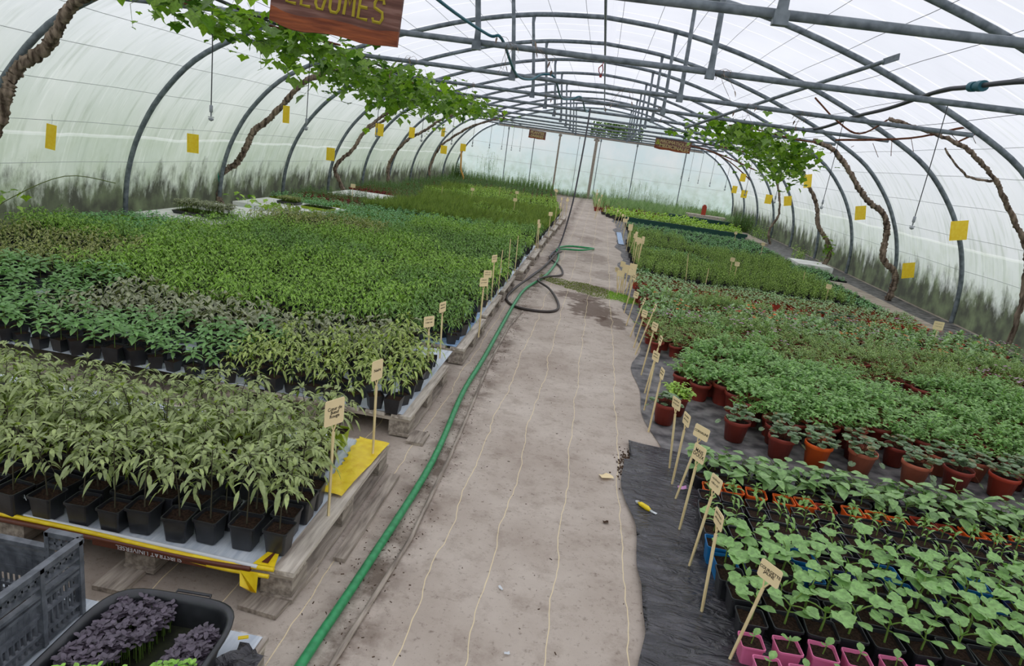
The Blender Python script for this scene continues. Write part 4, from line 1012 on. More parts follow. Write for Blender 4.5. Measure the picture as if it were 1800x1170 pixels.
rowset(grid(.86, 21, .122, [3.365], 0, .012, 9), lambda x, y, rw, cl, r: PR if cl in (5, 9, 10, 14, 17) else PO, [smallherb(s, 'l_maize') for s in range(6)], 'pepper_seedling', 'seedling',
       lambda rw, cl, P: f'small seedling in {"a red" if P is PR else "an orange"} square pot, {ORD[cl]} of the orange row from the path', 'orange and red square pots')
def bean(seed):
    r = random.Random(seed); fo = MB(); st = MB(); z0 = .088; h = r.uniform(.04, .09)
    pts = [(0, 0, z0 - .004), (r.uniform(-.02, .02), r.uniform(-.02, .02), z0 + h * .5), (r.uniform(-.03, .03), r.uniform(-.03, .03), z0 + h)]
    st.tube(pts, [.0028, .0024, .0016], 0, n=5); cur = catmull(pts, 4)
    for i in range(8):
        q = cur[min(len(cur) - 1, 3 + i % 6)]; az = r.uniform(0, 6.28); d = dirv(az, r.uniform(.1, .8)); e = q + d * r.uniform(.03, .055)
        fo.tube([q, e], .0014, 1, n=3, cap=False)
        fo.leaf(e, dirv(az, r.uniform(-.4, .3)), r.uniform(.055, .085), r.uniform(.045, .062), 0, droop=.25, seg=5, fold=.15, peak=.33)
    return st.mesh('stem', ['stem_green']), fo.mesh('foliage', ['l_bean', 'stem_green'])
PRb = round_pot(.105, .095, 'black_plastic', n=16)
rowset(grid(.80, 24, .120, [3.48, 3.58, 3.67], 0, .012, 11, [.03, 0, .04]), lambda *a: PRb, [bean(s) for s in range(8)], 'climbing_bean', 'climbing seedling',
       lambda rw, cl, P: f'heart-leaved seedling in a black pot, {ORD[rw]} row behind orange pots, {ORD[cl]} from the path', 'heart-leaved seedlings')
# round terracotta pots with strawberry-like plants
def strawb(seed, dead=False):
    r = random.Random(seed); fo = MB(); st = MB(); z0 = .135
    for i in range(24):
        az = i * 2.4 + r.uniform(-.3, .3); el = r.uniform(.45, 1.4); Lf = r.uniform(.07, .14); p = Vector((r.uniform(-.02, .02), r.uniform(-.02, .02), z0)); d = dirv(az, el); e = p + d * Lf - UP * (.25 * Lf)
        st.tube([p, p + d * Lf * .5, e], .0016, 0, n=3, cap=False)
        for k in (-1, 0, 1): fo.round_leaf(e, dirv(az + k * 1.5, r.uniform(-.3, .3)), r.uniform(.024, .034), 0 if r.random() > .10 else 1, n=9, serr=.12, rng=r, cup=.2)
    for i in range(2):
        az = r.uniform(0, 6.28); p = Vector((0, 0, z0)); e = Vector((math.cos(az) * .13, math.sin(az) * .13, z0 + .0 - r.random() * .06)); st.tube([p, p.lerp(e, .5) + UP * .05, e], .0012, 0, n=3, cap=False)
        fo.round_leaf(e, dirv(az, -.6), .028, 0, n=9, rng=r)
    return st.mesh('stem', ['bark_red']), fo.mesh('foliage', ['l_straw', 'l_dead'])
SB = [strawb(s) for s in range(8)]
RT = {m: round_pot(.175, .15, m) for m in ('terra', 'terra_dark', 'orange_plastic', 'red_plastic')}
TCN = [(.702, 4.408, 'terra_dark'), (1.166, 4.319, 'terra_dark'), (1.417, 4.15, 'terra_dark'), (1.644, 4.14, 'orange_plastic'), (1.918, 4.14, 'terra'), (2.228, 4.10, 'terra'), (2.493, 4.13, 'terra_dark'), (2.776, 4.15, 'red_plastic'), (3.03, 4.2, 'terra_dark'), (3.27, 4.18, 'terra_dark'), (3.5, 4.22, 'terra'), (3.75, 4.2, 'terra_dark'), (3.98, 4.22, 'terra_dark')]
CN = {'terra': 'terracotta', 'terra_dark': 'dark red', 'orange_plastic': 'orange', 'red_plastic': 'brick red'}
for i, (x, y, m) in enumerate(TCN):
    P = RT[m]; S = SB[i % 8]
    place('strawberry_plant', [('pot', P[0]), ('soil', P[1]), ('stem', S[0]), ('foliage', S[1])], f'trailing plant in a {CN[m]} pot, front row of round pots, {ORD[i]} from path', 'potted plant', (x, y, .013), i * 1.3, 'front row of round pots')
r = random.Random(8)
for i in range(24):
    if i >= 12: continue
    x = .95 + (i % 12) * .255 + r.uniform(-.03, .03) + (.12 if i >= 12 else 0); y = (4.36 if i < 12 else 4.56) + r.uniform(-.02, .02); m = ['terra_dark', 'terra_dark', 'red_plastic', 'terra'][r.randrange(4)]
    if i < 12 and x < 1.35: continue
    P = RT[m]; S = SB[r.randrange(8)]
    place('strawberry_plant', [('pot', P[0]), ('soil', P[1]), ('stem', S[0]), ('foliage', S[1])], f'trailing plant in a {CN[m]} pot, second row of round pots, {ORD[i]} from path', 'potted plant', (x, y, .013), r.uniform(0, 6), 'rear rows of round pots', .92)
# the bright yellow-green parsley at the path edge
st, fo = feathery(77, .17, .09, 26, .11, .034, .024, 11)
place('parsley_plant', [('pot', RT['terra_dark'][0]), ('soil', RT['terra_dark'][1]), ('stem', st.mesh('stem', ['stem_green'])), ('foliage', fo.mesh('foliage', ['l_yellowgreen', 'stem_green']))], 'bright yellow green curly parsley in a dark red pot at the right path edge', 'potted parsley', (.80, 4.62, .013), 0)
# white pots among the flowers, boards and trays at the right wall foot
WP = round_pot(.14, .12, 'white_plastic')
for i, (x, y) in enumerate([(3.05, 8.75), (3.25, 8.7), (3.45, 8.78), (3.2, 8.5)]):
    S = SB[i]; place('white_potted_plant', [('pot', WP[0]), ('soil', WP[1]), ('foliage', S[1])], f'small plant in a white pot amid the right flower bed, {ORD[i]} of four', 'potted plant', (x, y, .01), i, 'white pots in the flower bed')
def board(x0, x1, y0, y1, z, mat, nm, lab, th=.03, rz=0):
    mb = MB(); mb.box((0, 0, 0), (x1 - x0, y1 - y0, th)); o = build(nm, mb, [mat], loc=((x0 + x1) / 2, (y0 + y1) / 2, z - th / 2), rz=rz); return tag(o, lab, 'board')
board(4.62, 4.98, 9.6, 13.2, .07, 'wood_pale', 'ledge_board', 'pale plank along the right bed edge by the nearest dirty wall foot', .07, .02)
board(4.52, 5.25, 15.0, 15.9, .12, 'foam', 'foam_board', 'white foam board lying near the right wall halfway down', .12)
board(4.45, 4.85, 19.2, 23.0, .08, 'wood_pale', 'ledge_board', 'pale plank along the far right bed edge', .08)
board(.9, 4.5, 20.28, 20.40, .16, 'dark_green_plastic', 'seed_tray', 'long dark green tray edge in front of the pale lettuces', .15)
board(2.4, 4.4, 22.5, 22.65, .30, 'dark_green_plastic', 'seed_tray', 'dark green trough behind the pale lettuces at the far right', .29)
board(-6.0, -4.85, 8.15, 10.1, .21, 'foam', 'foam_board', 'white foam board at the left wall foot, nearest one', .065)
board(-6.0, -4.40, 10.6, 11.8, .21, 'foam', 'foam_board', 'white foam board near the left wall, middle one', .065)
board(-5.85, -4.6, 14.2, 15.6, .21, 'foam', 'foam_board', 'white foam board near the left wall, farthest one', .065)
# seedling trays on the foam boards
def tray(x, y, w, d, leafm, lab, h=.09, n_=260, potm='black_plastic', z=.211, stemh=.07):
    t = thing('seedling_tray', lab, 'seedling tray', (x, y, z)); mb = MB(); mb.box((0, 0, .022), (w, d, .044), 0, taper=.94); mb.add([(-w * .48, -d * .48, .0445), (w * .48, -d * .48, .0445), (w * .48, d * .48, .0445), (-w * .48, d * .48, .0445)], [(0, 1, 2, 3)], 1); build('tray', mb, [potm, 'soil'], t)
    r = random.Random(int(x * 100)); fo = MB()
    for i in range(n_):
        p = Vector((r.uniform(-.48, .48) * w, r.uniform(-.48, .48) * d, .044)); q = p + Vector((0, 0, stemh * r.uniform(.6, 1.1))); fo.tube([p, q], .0012, 1, n=3, cap=False)
        for k in range(3): fo.leaf(q, dirv(r.uniform(0, 6.28), r.uniform(0, .8)), .055, .018, 0, droop=.4, seg=2)
    build('foliage', fo, [leafm, 'stem_green'], t)
tray(-5.35, 8.75, .75, .40, 'l_auber', 'tray of greyish thin seedlings on the nearest white foam board by the left wall', n_=700, stemh=.13)
tray(-5.35, 11.35, .35, .3, 'l_olive', 'small black tray of olive seedlings on the middle white foam board')
tray(-4.75, 11.2, .5, .35, 'l_teal', 'tray of green seedlings at the path end of the middle white foam board', potm='lime_plastic')
# lime pots in a line at the left wall
LP = pot_mb('sq', .10, .085)
for i, (x, y) in enumerate([(-5.95, 6.75), (-5.83, 6.78), (-5.71, 6.8), (-5.59, 6.83)]):
    st, fo = bushy(i, .09, .05, 18, .06, .03, .075, stems=2, seg=3)
    place('basil_seedling', [('pot', PLm[0]), ('soil', PLm[1]), ('stem', st.mesh('stem', ['stem_green'])), ('foliage', fo.mesh('foliage', ['l_teal']))], f'basil seedling in a lime green pot at the left wall foot, {ORD[i]} in a row', 'basil seedling', (x, y - .02, .148), 0, 'lime pots at the left wall')

# ------------------------------------------------------------------ label stakes
def marker(bx, by, bz, tx, tz, yaw, lab, txt=None, w=.095, hgt=.075, plate=True, tip=0, grp='wooden label stakes', scrib=None):
    """stake from its foot to the plate centre; the plate stands on two prongs"""
    t = thing('plant_label', lab, 'plant label', (bx, by, bz), 0, grp)
    top = Vector((tx - bx, 0, tz - bz)); L_ = top.length; d = top.normalized()
    if not plate:
        mb = MB(); e = top; q = MB(); mb.tube([(0, 0, -.03), tuple(e)], [.0055, .005], n=4, smooth=False); build('stake', mb, ['stake'], t); return t
    e = d * (L_ - hgt * .5 - .03); mb = MB(); mb.tube([tuple(d * -.02), tuple(e)], [.0062, .0068], n=4, smooth=False); build('stake', mb, ['stake'], t)
    ax = Vector((math.cos(yaw), math.sin(yaw), 0)); ay = (d - ax * d.dot(ax)).normalized(); nn = ax.cross(ay).normalized(); c = d * L_
    pr = MB(); pr.tube([tuple(e), tuple(c - ay * hgt * .48 + ax * .012)], .003, n=4); pr.tube([tuple(e), tuple(c - ay * hgt * .48 - ax * .012)], .003, n=4); build('prongs', pr, ['stake'], t)
    pl = MB(); R = Matrix((ax, ay, nn)).transposed(); vs = []
    a, b, k = w / 2, hgt / 2, .006; ring = [(-a + k, -b), (a - k, -b), (a, -b + k), (a, b - k), (a - k, b), (-a + k, b), (-a, b - k), (-a, -b + k)]
    for z in (-.0012, .0012):
        for (x, y) in ring: v = R @ Vector((x, y, z)) + c; vs.append(tuple(v))
    pl.add(vs, [tuple(range(8))[::-1], tuple(range(8, 16))] + [(i, (i + 1) % 8, 8 + (i + 1) % 8, 8 + i) for i in range(8)], 0)
    po = build('label_plate', pl, ['plate'], t)
    if txt:
        tm = obj('lettering', text_mesh(txt[0], txt[1], 'ink', .0003, .0002), po); mm = Matrix.Identity(4)
        for i, v in enumerate((ax, ay, nn)):
            for j in range(3): mm[j][i] = v[j]
        mm.translation = c + nn * .0018; tm.matrix_local = mm
    elif scrib:
        r = random.Random(scrib); sm = MB()
        for ln in range(2):
            x = -a * .7; y0 = b * (.35 - .6 * ln)
            while x < a * .6:
                h2 = r.uniform(.006, .011); x2 = x + r.uniform(.003, .007); pts = [R @ Vector((x, y0, .002)) + c, R @ Vector(((x + x2) / 2, y0 + h2, .002)) + c, R @ Vector((x2, y0 + r.uniform(0, .004), .002)) + c]
                sm.tube(pts, .0007, n=3, cap=False); x = x2 + r.uniform(.001, .004)
        build('handwriting', sm, ['ink'], po)
    return t
RSK = [(0.749, 2.135, 0.806, 0.397), (0.684, 2.385, 0.662, 0.434), (0.671, 2.691, 0.7, 0.434), (0.661, 2.996, 0.672, 0.429), (0.673, 3.306, 0.729, 0.415), (0.67, 3.467, 0.672, 0.413), (0.678, 3.683, 0.638, 0.418), (0.591, 4.217, 0.601, 0.42), (0.583, 4.601, 0.589, 0.42), (0.609, 4.98, 0.648, 0.445), (0.607, 5.434, 0.639, 0.438), (0.588, 6.054, 0.679, 0.468), (0.582, 6.286, 0.621, 0.35), (0.564, 6.683, 0.631, 0.391), (0.538, 7.153, 0.579, 0.354), (0.531, 7.766, 0.572, 0.441), (0.537, 9.033, 0.522, 0.299), (0.478, 9.233, 0.431, 0.268), (0.55, 8.923, 0.561, 0.323), (0.577, 8.828, 0.613, 0.347), (0.813, 12.376, 0.867, 0.337), (0.836, 11.715, 0.846, 0.433), (0.824, 11.029, 0.842, 0.561), (0.785, 13.193, 0.86, 0.416), (0.815, 14.888, 0.85, 0.433), (0.802, 13.813, 0.774, 0.476), (0.775, 16.562, 0.813, 0.41), (0.764, 17.783, 0.79, 0.362), (0.701, 18.295, 0.747, 0.344), (0.65, 18.863, 0.701, 0.339), (0.595, 19.466, 0.63, 0.363)]
YW = {0: -.95, 1: -1.38, 2: -1.2, 3: -1.05, 4: -.9, 5: -1.3, 6: -1.12, 7: -1.4, 8: -1.1, 9: -1.45, 10: -1.1, 11: -1.5}
RTX = {0: ('COURGETTE\nJAUNE', .0155), 3: ('MAIS\nDOUX', .026), 4: ('CORNALINE', .017)}
RLB = {0: 'cream label reading COURGETTE JAUNE on a leaning stake, nearest one on the right', 3: 'cream label reading MAIS DOUX on a stake in the black film', 4: 'cream label with one handwritten word just behind the MAIS DOUX label'}
for i, (bx, by, tx, tz) in enumerate(RSK):
    lab = RLB.get(i, f'cream wooden label stake on the right edge of the path, {ORD[i]} from the front')
    far = by > 10
    marker(bx, by, .01, tx, tz, YW.get(i, -1.2 + .3 * math.sin(i * 2.3)), lab, RTX.get(i), w=.092 if i == 0 else (.10 if i == 4 else .085), hgt=.068 if i != 3 else .082, scrib=None if (i in RTX or far) else i + 1)
for i, (bx, by, tx, tz) in enumerate([(1.578, 10.537, 1.524, 0.445), (1.833, 10.276, 1.83, 0.301), (2.448, 11.29, 2.445, 0.309), (2.475, 11.864, 2.477, 0.304), (3.663, 11.697, 3.657, 0.297), (3.716, 10.585, 3.709, 0.261), (4.179, 8.125, 4.161, 0.328), (3.828, 15.55, 3.829, 0.325), (3.827, 18.624, 3.818, 0.247)]):
    marker(bx, by, .01, tx, tz + .04, -.5 if i != 6 else -.15, f'cream label stake among the plants of the right beds, {ORD[i]} of nine from the path', plate=(i not in (0, 1, 4)), w=.08 if i != 6 else .11, hgt=.07 if i != 6 else .1, scrib=i + 50, grp='label stakes inside the right beds')
for i, (x, y, tz) in enumerate([(.46, 8.75, .30), (.50, 8.95, .33), (.52, 9.2, .36), (.58, 9.35, .30), (.60, 9.0, .38), (.62, 8.6, .36), (.78, 11.3, .50), (.84, 11.5, .46), (.80, 12.0, .48), (.74, 13.5, .46), (.76, 14.3, .44), (.72, 15.3, .46)]):
    marker(x, y, .01, x + .03 * math.sin(i * 2.1), tz, -.5 - .4 * math.sin(i), f'pale label stake bunched on the right path edge by the moss, {ORD[i]} of twelve', w=.10, hgt=.08, grp='bunched label stakes by the moss')
for i, (x, y) in enumerate([(.02, 19.8), (.03, 21.6), (-.05, 23.2), (-.1, 24.4), (-.08, 25.6), (.05, 20.8), (.1, 22.4)]):
    marker(x, y, .01, x + .03, .56, -1.2, f'pale label stake at the far right end of the path, {ORD[i]} of seven', plate=i % 2 == 0, grp='label stakes at the far path end')
for i, (x, y) in enumerate([(-.95, 4.238), (-.949, 4.574), (-.80, 5.353), (-.92, 6.45), (-.91, 6.65), (-.9, 7.05), (-.9, 7.8), (-.9, 8.5), (-.86, 10.8), (-.84, 11.0), (-.82, 13.0), (-.82, 14.5), (-.8, 16.0), (-.8, 17.2), (-.78, 18.4), (-.95, 18.9), (-.85, 20.2), (-1.35, 22.5), (-1.4, 22.9)]):
    hz = [.50, .53, .60, .46, .59, .63, .66, .62, .60, .52, .56, .60, .55, .5, .52, .5, .45, .5, .5][i]
    marker(x, y, .14, x - .03 + .01 * (i % 3), hz, 1.0 + .3 * math.sin(i * 1.7), f'cream label stake on the left path edge, {ORD[i+2]} from the front', plate=i not in (6, 7, 5, 11, 13), grp='label stakes along the left beds', scrib=None if y > 8 else 80 + i)
marker(-.883, 2.352, .14, -.886, .603, 1.12, 'cream label with three handwritten lines at the front corner of the nearest pallet', ("Cœur de\nBœuf\nRouge", .020), w=.10, hgt=.11, grp='label stakes along the left beds')
marker(-.892, 2.928, .15, -.905, .590, 1.25, 'cream label on the yellow sack corner of the nearest pallet', ("Noire", .022), w=.085, hgt=.10, grp='label stakes along the left beds')
for i, (x, y) in enumerate([(-4.9, 13.2), (-3.9, 16.8), (-3.2, 17.2), (-2.2, 18.5), (-2.9, 20.0), (-1.9, 15.8)]):
    marker(x, y, .14, x, .52, .2, f'cream label stake among the plants of the far left beds, {ORD[i]} of six', plate=i % 3 != 1, grp='label stakes inside the left beds')

# ------------------------------------------------------------------ yellow sticky traps
def trap(x, y, z, w, h, yaw, tilt, lab):
    mb = MB(); mb.box((0, 0, -h / 2), (w, .0015, h)); wi = MB(); wi.tube([(0, 0, 0), (.004, 0, .05), (-.006, 0, .10)], .0012, n=4)
    t = thing('sticky_trap', lab, 'sticky trap', (x, y, z + h / 2), yaw, 'yellow sticky traps'); t.rotation_euler = (0, tilt, yaw); build('card', mb, ['trap'], t); build('hook', wi, ['wire'], t)
TR = [(-5.55, 6.354, 1.171, .105, .25, .1, .12), (-5.55, 8.762, 1.164, .155, .25, .2, .0), (-5.0, 10.349, 1.714, .11, .26, .9, .0), (-5.6, 13.661, 1.051, .17, .26, .2, 0), (-4.9, 14.566, 1.67, .18, .26, .1, 0), (-5.1, 17.794, 1.706, .15, .27, .3, 0), (-4.6, 19.201, 1.84, .12, .25, .8, 0), (-5.0, 21.185, 1.328, .2, .25, .1, 0), (-5.0, 24.111, 1.447, .2, .25, .3, 0)]
for i, a in enumerate(TR): trap(*a, f'yellow sticky card hanging along the left wall, {ORD[i]} from the front')
TRR = [(5.0, 10.062, 1.412, .24, .27, .1, -.2), (5.1, 11.383, .644, .21, .25, .2, -.2), (4.9, 13.463, 1.382, .2, .26, .1, -.2), (4.4, 15.488, 1.843, .2, .28, .4, -.2), (4.9, 18.556, 1.304, .2, .25, .1, -.2), (4.7, 19.664, 1.257, .2, .25, .2, 0), (4.8, 23.499, 1.224, .2, .25, .1, 0), (4.5, 22.76, 1.744, .18, .25, .1, 0), (4.7, 24.774, 1.306, .18, .25, .1, 0)]
for i, a in enumerate(TRR): trap(*a, f'yellow sticky card hanging along the right wall, {ORD[i]} from the front')

# ------------------------------------------------------------------ grape vines
def trunk(mb, pts, r0, r1, rng, k=7, n=9, wig=.02):
    c = catmull(pts, k); m = len(c); out = []
    for i, p in enumerate(c): out.append(Vector((p.x + rng.uniform(-1, 1) * wig * .5, p.y + rng.uniform(-1, 1) * wig * .5, p.z + rng.uniform(-1, 1) * wig * .4)))
    out = catmull(out, 3); m = len(out)
    mb.tube(out, [(r0 + (r1 - r0) * (i / m)) * rng.uniform(.82, 1.2) for i in range(m)], 0, n=n, jit=.13, rng=rng); return out
def vine_leaves(fo, tw, c, spread, n_, rng, R=(.06, .115), mats=(0, 1)):
    for i in range(int(n_ * 1.35)):
        p = Vector(c) + Vector((rng.gauss(0, spread[0]), rng.gauss(0, spread[1]), rng.gauss(0, spread[2])))
        if p.z > 2.95: p.z = 2.95 - rng.random() * .2
        az = rng.uniform(0, 6.28); d = dirv(az, rng.uniform(-1.3, .2)); r_ = rng.uniform(*R)
        fo.round_leaf(p, d, r_, mats[rng.random() < .35], lobes=5, depth=.38, n=20, serr=.10, rng=rng, cup=.18, notch=.7)
        if rng.random() < .5: tw.tube([p, p - d * r_ * .9 + UP * .03], .0016, 0, n=3, cap=False)
def vine(name, lab, trunks, canes, clusters, seed, mat='bark', cane_mat='twig'):
    rng = random.Random(seed); t = thing(name, lab, 'grape vine', tuple(trunks[0][0][0]) if trunks else (0, 0, 0), 0, None); o = Vector(t.location)
    mb = MB()
    for pts, r0, r1 in trunks: trunk(mb, [Vector(p) - o for p in pts], r0, r1, rng)
    if trunks: build('trunk', mb, [mat], t)
    cm = MB()
    for pts, r in canes: cm.tube(catmull([Vector(p) - o for p in pts], 5), [r] * (5 * (len(pts) - 1) + 1), 0, n=5, jit=.15, rng=rng)
    if canes: build('canes', cm, ['bark_red'], t)
    if clusters:
        fo = MB(); tw = MB()
        for (c, sp, n_) in clusters: vine_leaves(fo, tw, Vector(c) - o, sp, n_, rng)
        for (c, sp, n_) in clusters:   # trailing shoots
            for k in range(max(1, n_ // 22)):
                p = Vector(c) - o + Vector((rng.gauss(0, sp[0]), rng.gauss(0, sp[1]), 0)); q = p + Vector((rng.uniform(-.25, .25), rng.uniform(-.25, .25), -rng.uniform(.12, .32)))
                m_ = (p + q) / 2 + Vector((rng.uniform(-.08, .08), 0, .05)); tw.tube([p, m_, q], [.0028, .002, .001], 0, n=4, cap=False)
                for s in (.5, .8, 1): fo.round_leaf(p.lerp(q, s), dirv(rng.uniform(0, 6.28), -.5), rng.uniform(.03, .05), 0, lobes=5, depth=.38, n=15, serr=.1, rng=rng)
        build('foliage', join([(fo, 0), (tw, 2)]), ['l_vine', 'l_vine_dark', 'twig'], t)
    return t
Lz = 2.42
vine('grape_vine', 'thick-barked grape vine climbing the left wall at the near hoop, nearest one',
     [([(-6.1, 5.6, .3), (-5.95, 5.9, .9), (-5.88, 6.05, 1.2), (-5.74, 6.05, 1.55), (-5.66, 6.1, 1.78), (-5.35, 6.1, 2.0), (-5.15, 6.0, 2.15), (-4.85, 5.9, 2.42), (-4.3, 5.7, 2.55), (-3.5, 5.4, 2.55)], .062, .045)],
     [([(-4.3, 5.7, 2.5), (-3.6, 5.9, 2.5), (-3.2, 6.6, 2.48), (-3.0, 7.4, 2.5)], .012), ([(-3.5, 5.4, 2.5), (-3.2, 5.0, 2.42), (-2.9, 4.6, 2.45)], .010)],
     [((-3.15, 4.75, 2.36), (.16, .22, .07), 34), ((-3.2, 5.5, 2.38), (.18, .3, .08), 55), ((-3.15, 6.4, 2.38), (.20, .35, .10), 80), ((-3.2, 7.2, 2.34), (.22, .35, .12), 80)], 1)
vine('grape_vine', 'twisted grape vine trunk on the left wall, tied with teal twine to a hoop',
     [([(-6.25, 10.75, .02), (-6.43, 10.85, .3), (-6.38, 10.9, .6), (-6.15, 10.95, .80), (-5.98, 10.95, 1.08), (-5.86, 10.95, 1.35), (-5.6, 10.95, 1.59), (-5.25, 10.9, 1.95), (-4.9, 10.8, 2.28), (-4.2, 10.5, 2.5), (-3.3, 10, 2.5)], .055, .04)],
     [([(-4.9, 10.8, 2.28), (-4.0, 11.2, 2.5), (-3.2, 11.8, 2.5)], .014), ([(-4.2, 10.5, 2.45), (-3.4, 9.2, 2.5), (-3.1, 8.2, 2.5)], .014)],
     [((-3.2, 8.1, 2.30), (.24, .4, .14), 100), ((-3.15, 9.1, 2.28), (.28, .45, .16), 130), ((-3.15, 10.1, 2.26), (.30, .45, .17), 150), ((-3.1, 11.0, 2.30), (.30, .5, .15), 130)], 2)
mb = MB(); mb.tube([(-6.40, 10.80, .55), (-6.33, 10.86, .57), (-6.38, 10.93, .60), (-6.46, 10.86, .62), (-6.38, 10.78, .66), (-6.36, 10.8, .45)], .008, n=5); tag(build('twine', mb, ['cyan_tie']), 'teal twine knotted round the second vine trunk and its hoop', 'twine')
vine('grape_vine', 'forked grape vine trunk curving up the left wall, third one',
     [([(-5.85, 15.3, .02), (-6.0, 15.45, .25), (-6.2, 15.45, .6), (-6.12, 15.5, .85), (-5.85, 15.5, 1.1), (-5.65, 15.5, 1.45), (-5.45, 15.5, 1.72), (-5.0, 15.5, 2.1), (-4.5, 15.4, 2.4)], .05, .035), ([(-5.5, 15.5, 1.65), (-5.15, 15.45, 1.85), (-4.7, 15.3, 2.2), (-4.0, 15, 2.45)], .032, .02)],
     [], [((-3.1, 12.2, 2.32), (.28, .5, .14), 110), ((-3.0, 13.4, 2.34), (.25, .5, .13), 90), ((-2.9, 14.8, 2.38), (.22, .6, .10), 70)], 3)
vine('grape_vine', 'slim grape vine trunk on the left wall further down the tunnel, fourth one',
     [([(-5.9, 18.9, .02), (-6.05, 19, .6), (-5.9, 19, 1.05), (-5.55, 19, 1.5), (-5.1, 19, 1.8), (-4.5, 19, 2.25), (-3.6, 18.5, 2.5)], .05, .03)], [],
     [((-2.8, 16.4, 2.42), (.2, .6, .09), 40), ((-4.6, 19.0, 1.95), (.15, .2, .1), 10)], 4)
vine('grape_vine', 'slim grape vine trunk near the left far end, fifth one',
     [([(-5.9, 23.5, .02), (-6.0, 23.6, .6), (-5.75, 23.6, 1.3), (-5.3, 23.6, 1.75), (-4.6, 23.4, 2.2), (-3.8, 23, 2.5)], .045, .03)], [([(-3.8, 23, 2.5), (-3.2, 21, 2.5), (-2.8, 18, 2.5)], .02)], [], 5)
rv = random.Random(5)
q9 = lambda pts: [(x * .935, 8.79 + (y - 9.4) * .9, H + (z - H) * .935) for x, y, z in pts]
vine('grape_vine', 'mostly bare grape vine on the near right wall',
     [([(5.42, 8.9, .0), (5.44, 8.9, .45), (5.38, 8.9, .95)] + q9([(5.53, 9.4, 1.37), (5.2, 9.4, 1.78), (4.95, 9.4, 2.1), (4.6, 9.4, 2.37), (4.34, 9.4, 2.5), (3.9, 9.4, 2.6), (3.46, 9.4, 2.68)]), .036, .022), (q9([(4.95, 9.4, 2.1), (4.6, 9.42, 2.12), (4.25, 9.45, 2.42)]), .016, .01)],
     [(q9([(5.04, 9.41, 2.84), (4.42, 9.41, 2.70), (3.79, 9.41, 2.48), (2.9, 9.41, 2.34)]), .013), (q9([(4.35, 9.4, 2.5), (4.6, 9.35, 2.68), (4.95, 9.3, 2.84), (5.1, 9.3, 2.80)]), .011), (q9([(3.46, 9.4, 2.66), (3.2, 9.5, 2.46), (2.9, 9.6, 2.60), (2.6, 9.7, 2.85)]), .011), (q9([(5.0, 9.35, 2.80), (5.05, 9.3, 2.62), (5.15, 9.3, 2.50)]), .009)] +
     [(q9([(4.9 - .22 * i, 9.4, 2.78 - .06 * i), (4.95 - .22 * i + rv.uniform(-.1, .1), 9.38, 2.74 - .06 * i + rv.choice([-.16, .14]) * rv.random())]), .0035) for i in range(10)], [], 6)
vine('grape_vine', 'thick peeling grape vine trunk on the right wall, second one',
     [([(5.3, 12.2, .0), (5.33, 12.2, .28), (5.28, 12.2, .5), (5.02, 12.2, .72), (4.98, 12.2, 1.1), (4.86, 12.2, 1.42), (4.55, 12.2, 1.62), (4.3, 12.2, 1.85), (4.02, 12.2, 2.15), (3.75, 12.2, 2.38), (3.4, 12.2, 2.48)], .055, .04)],
     [([(3.5, 12.2, 2.45), (3.0, 12.0, 2.45), (2.4, 11.8, 2.5), (1.9, 11.6, 2.5)], .014)],
     [((2.95, 11.9, 2.18), (.26, .4, .14), 120), ((2.4, 11.6, 2.36), (.30, .4, .11), 110), ((1.85, 11.3, 2.46), (.30, .3, .08), 70), ((3.2, 12.0, 1.98), (.14, .2, .15), 40)], 7)
vine('grape_vine', 'grape vine trunk on the right wall with leaves at its foot, third one',
     [([(5.2, 15.6, .0), (5.3, 15.6, .35), (5.18, 15.6, .62), (4.9, 15.6, .95), (4.75, 15.6, 1.4), (4.5, 15.6, 1.75), (4.2, 15.5, 2.1), (3.8, 15.4, 2.4)], .05, .035)],
     [([(4.2, 15.5, 2.1), (3.6, 15.3, 2.15), (3.1, 15.2, 2.2)], .02)],
     [((3.1, 13.6, 2.25), (.3, .5, .16), 110), ((2.6, 14.4, 2.42), (.35, .5, .10), 75), ((3.5, 14.8, 1.95), (.2, .3, .14), 40), ((5.2, 15.5, .45), (.06, .08, .14), 14)], 8)
vine('grape_vine', 'slim grape vine trunk on the right wall further down, fourth one',
     [([(5.1, 20.0, .0), (5.0, 20.0, .4), (5.15, 20, .9), (5.0, 20, 1.5), (4.7, 20, 2.0), (4.1, 19.8, 2.4)], .035, .025)],
     [([(4.1, 19.8, 2.4), (3.2, 20.5, 2.5), (2.2, 21, 2.55)], .02), ([(4.7, 22, 2.0), (3.8, 22.5, 2.3), (2.9, 22.2, 2.45), (2.2, 22.5, 2.5)], .02), ([(5.0, 24, 1.7), (4.2, 24, 2.2), (3.3, 24, 2.5), (2.5, 23.5, 2.5)], .02)],
     [((1.6, 15.5, 2.50), (.3, .5, .06), 26), ((4.3, 18.2, 1.95), (.15, .3, .15), 22)], 9)
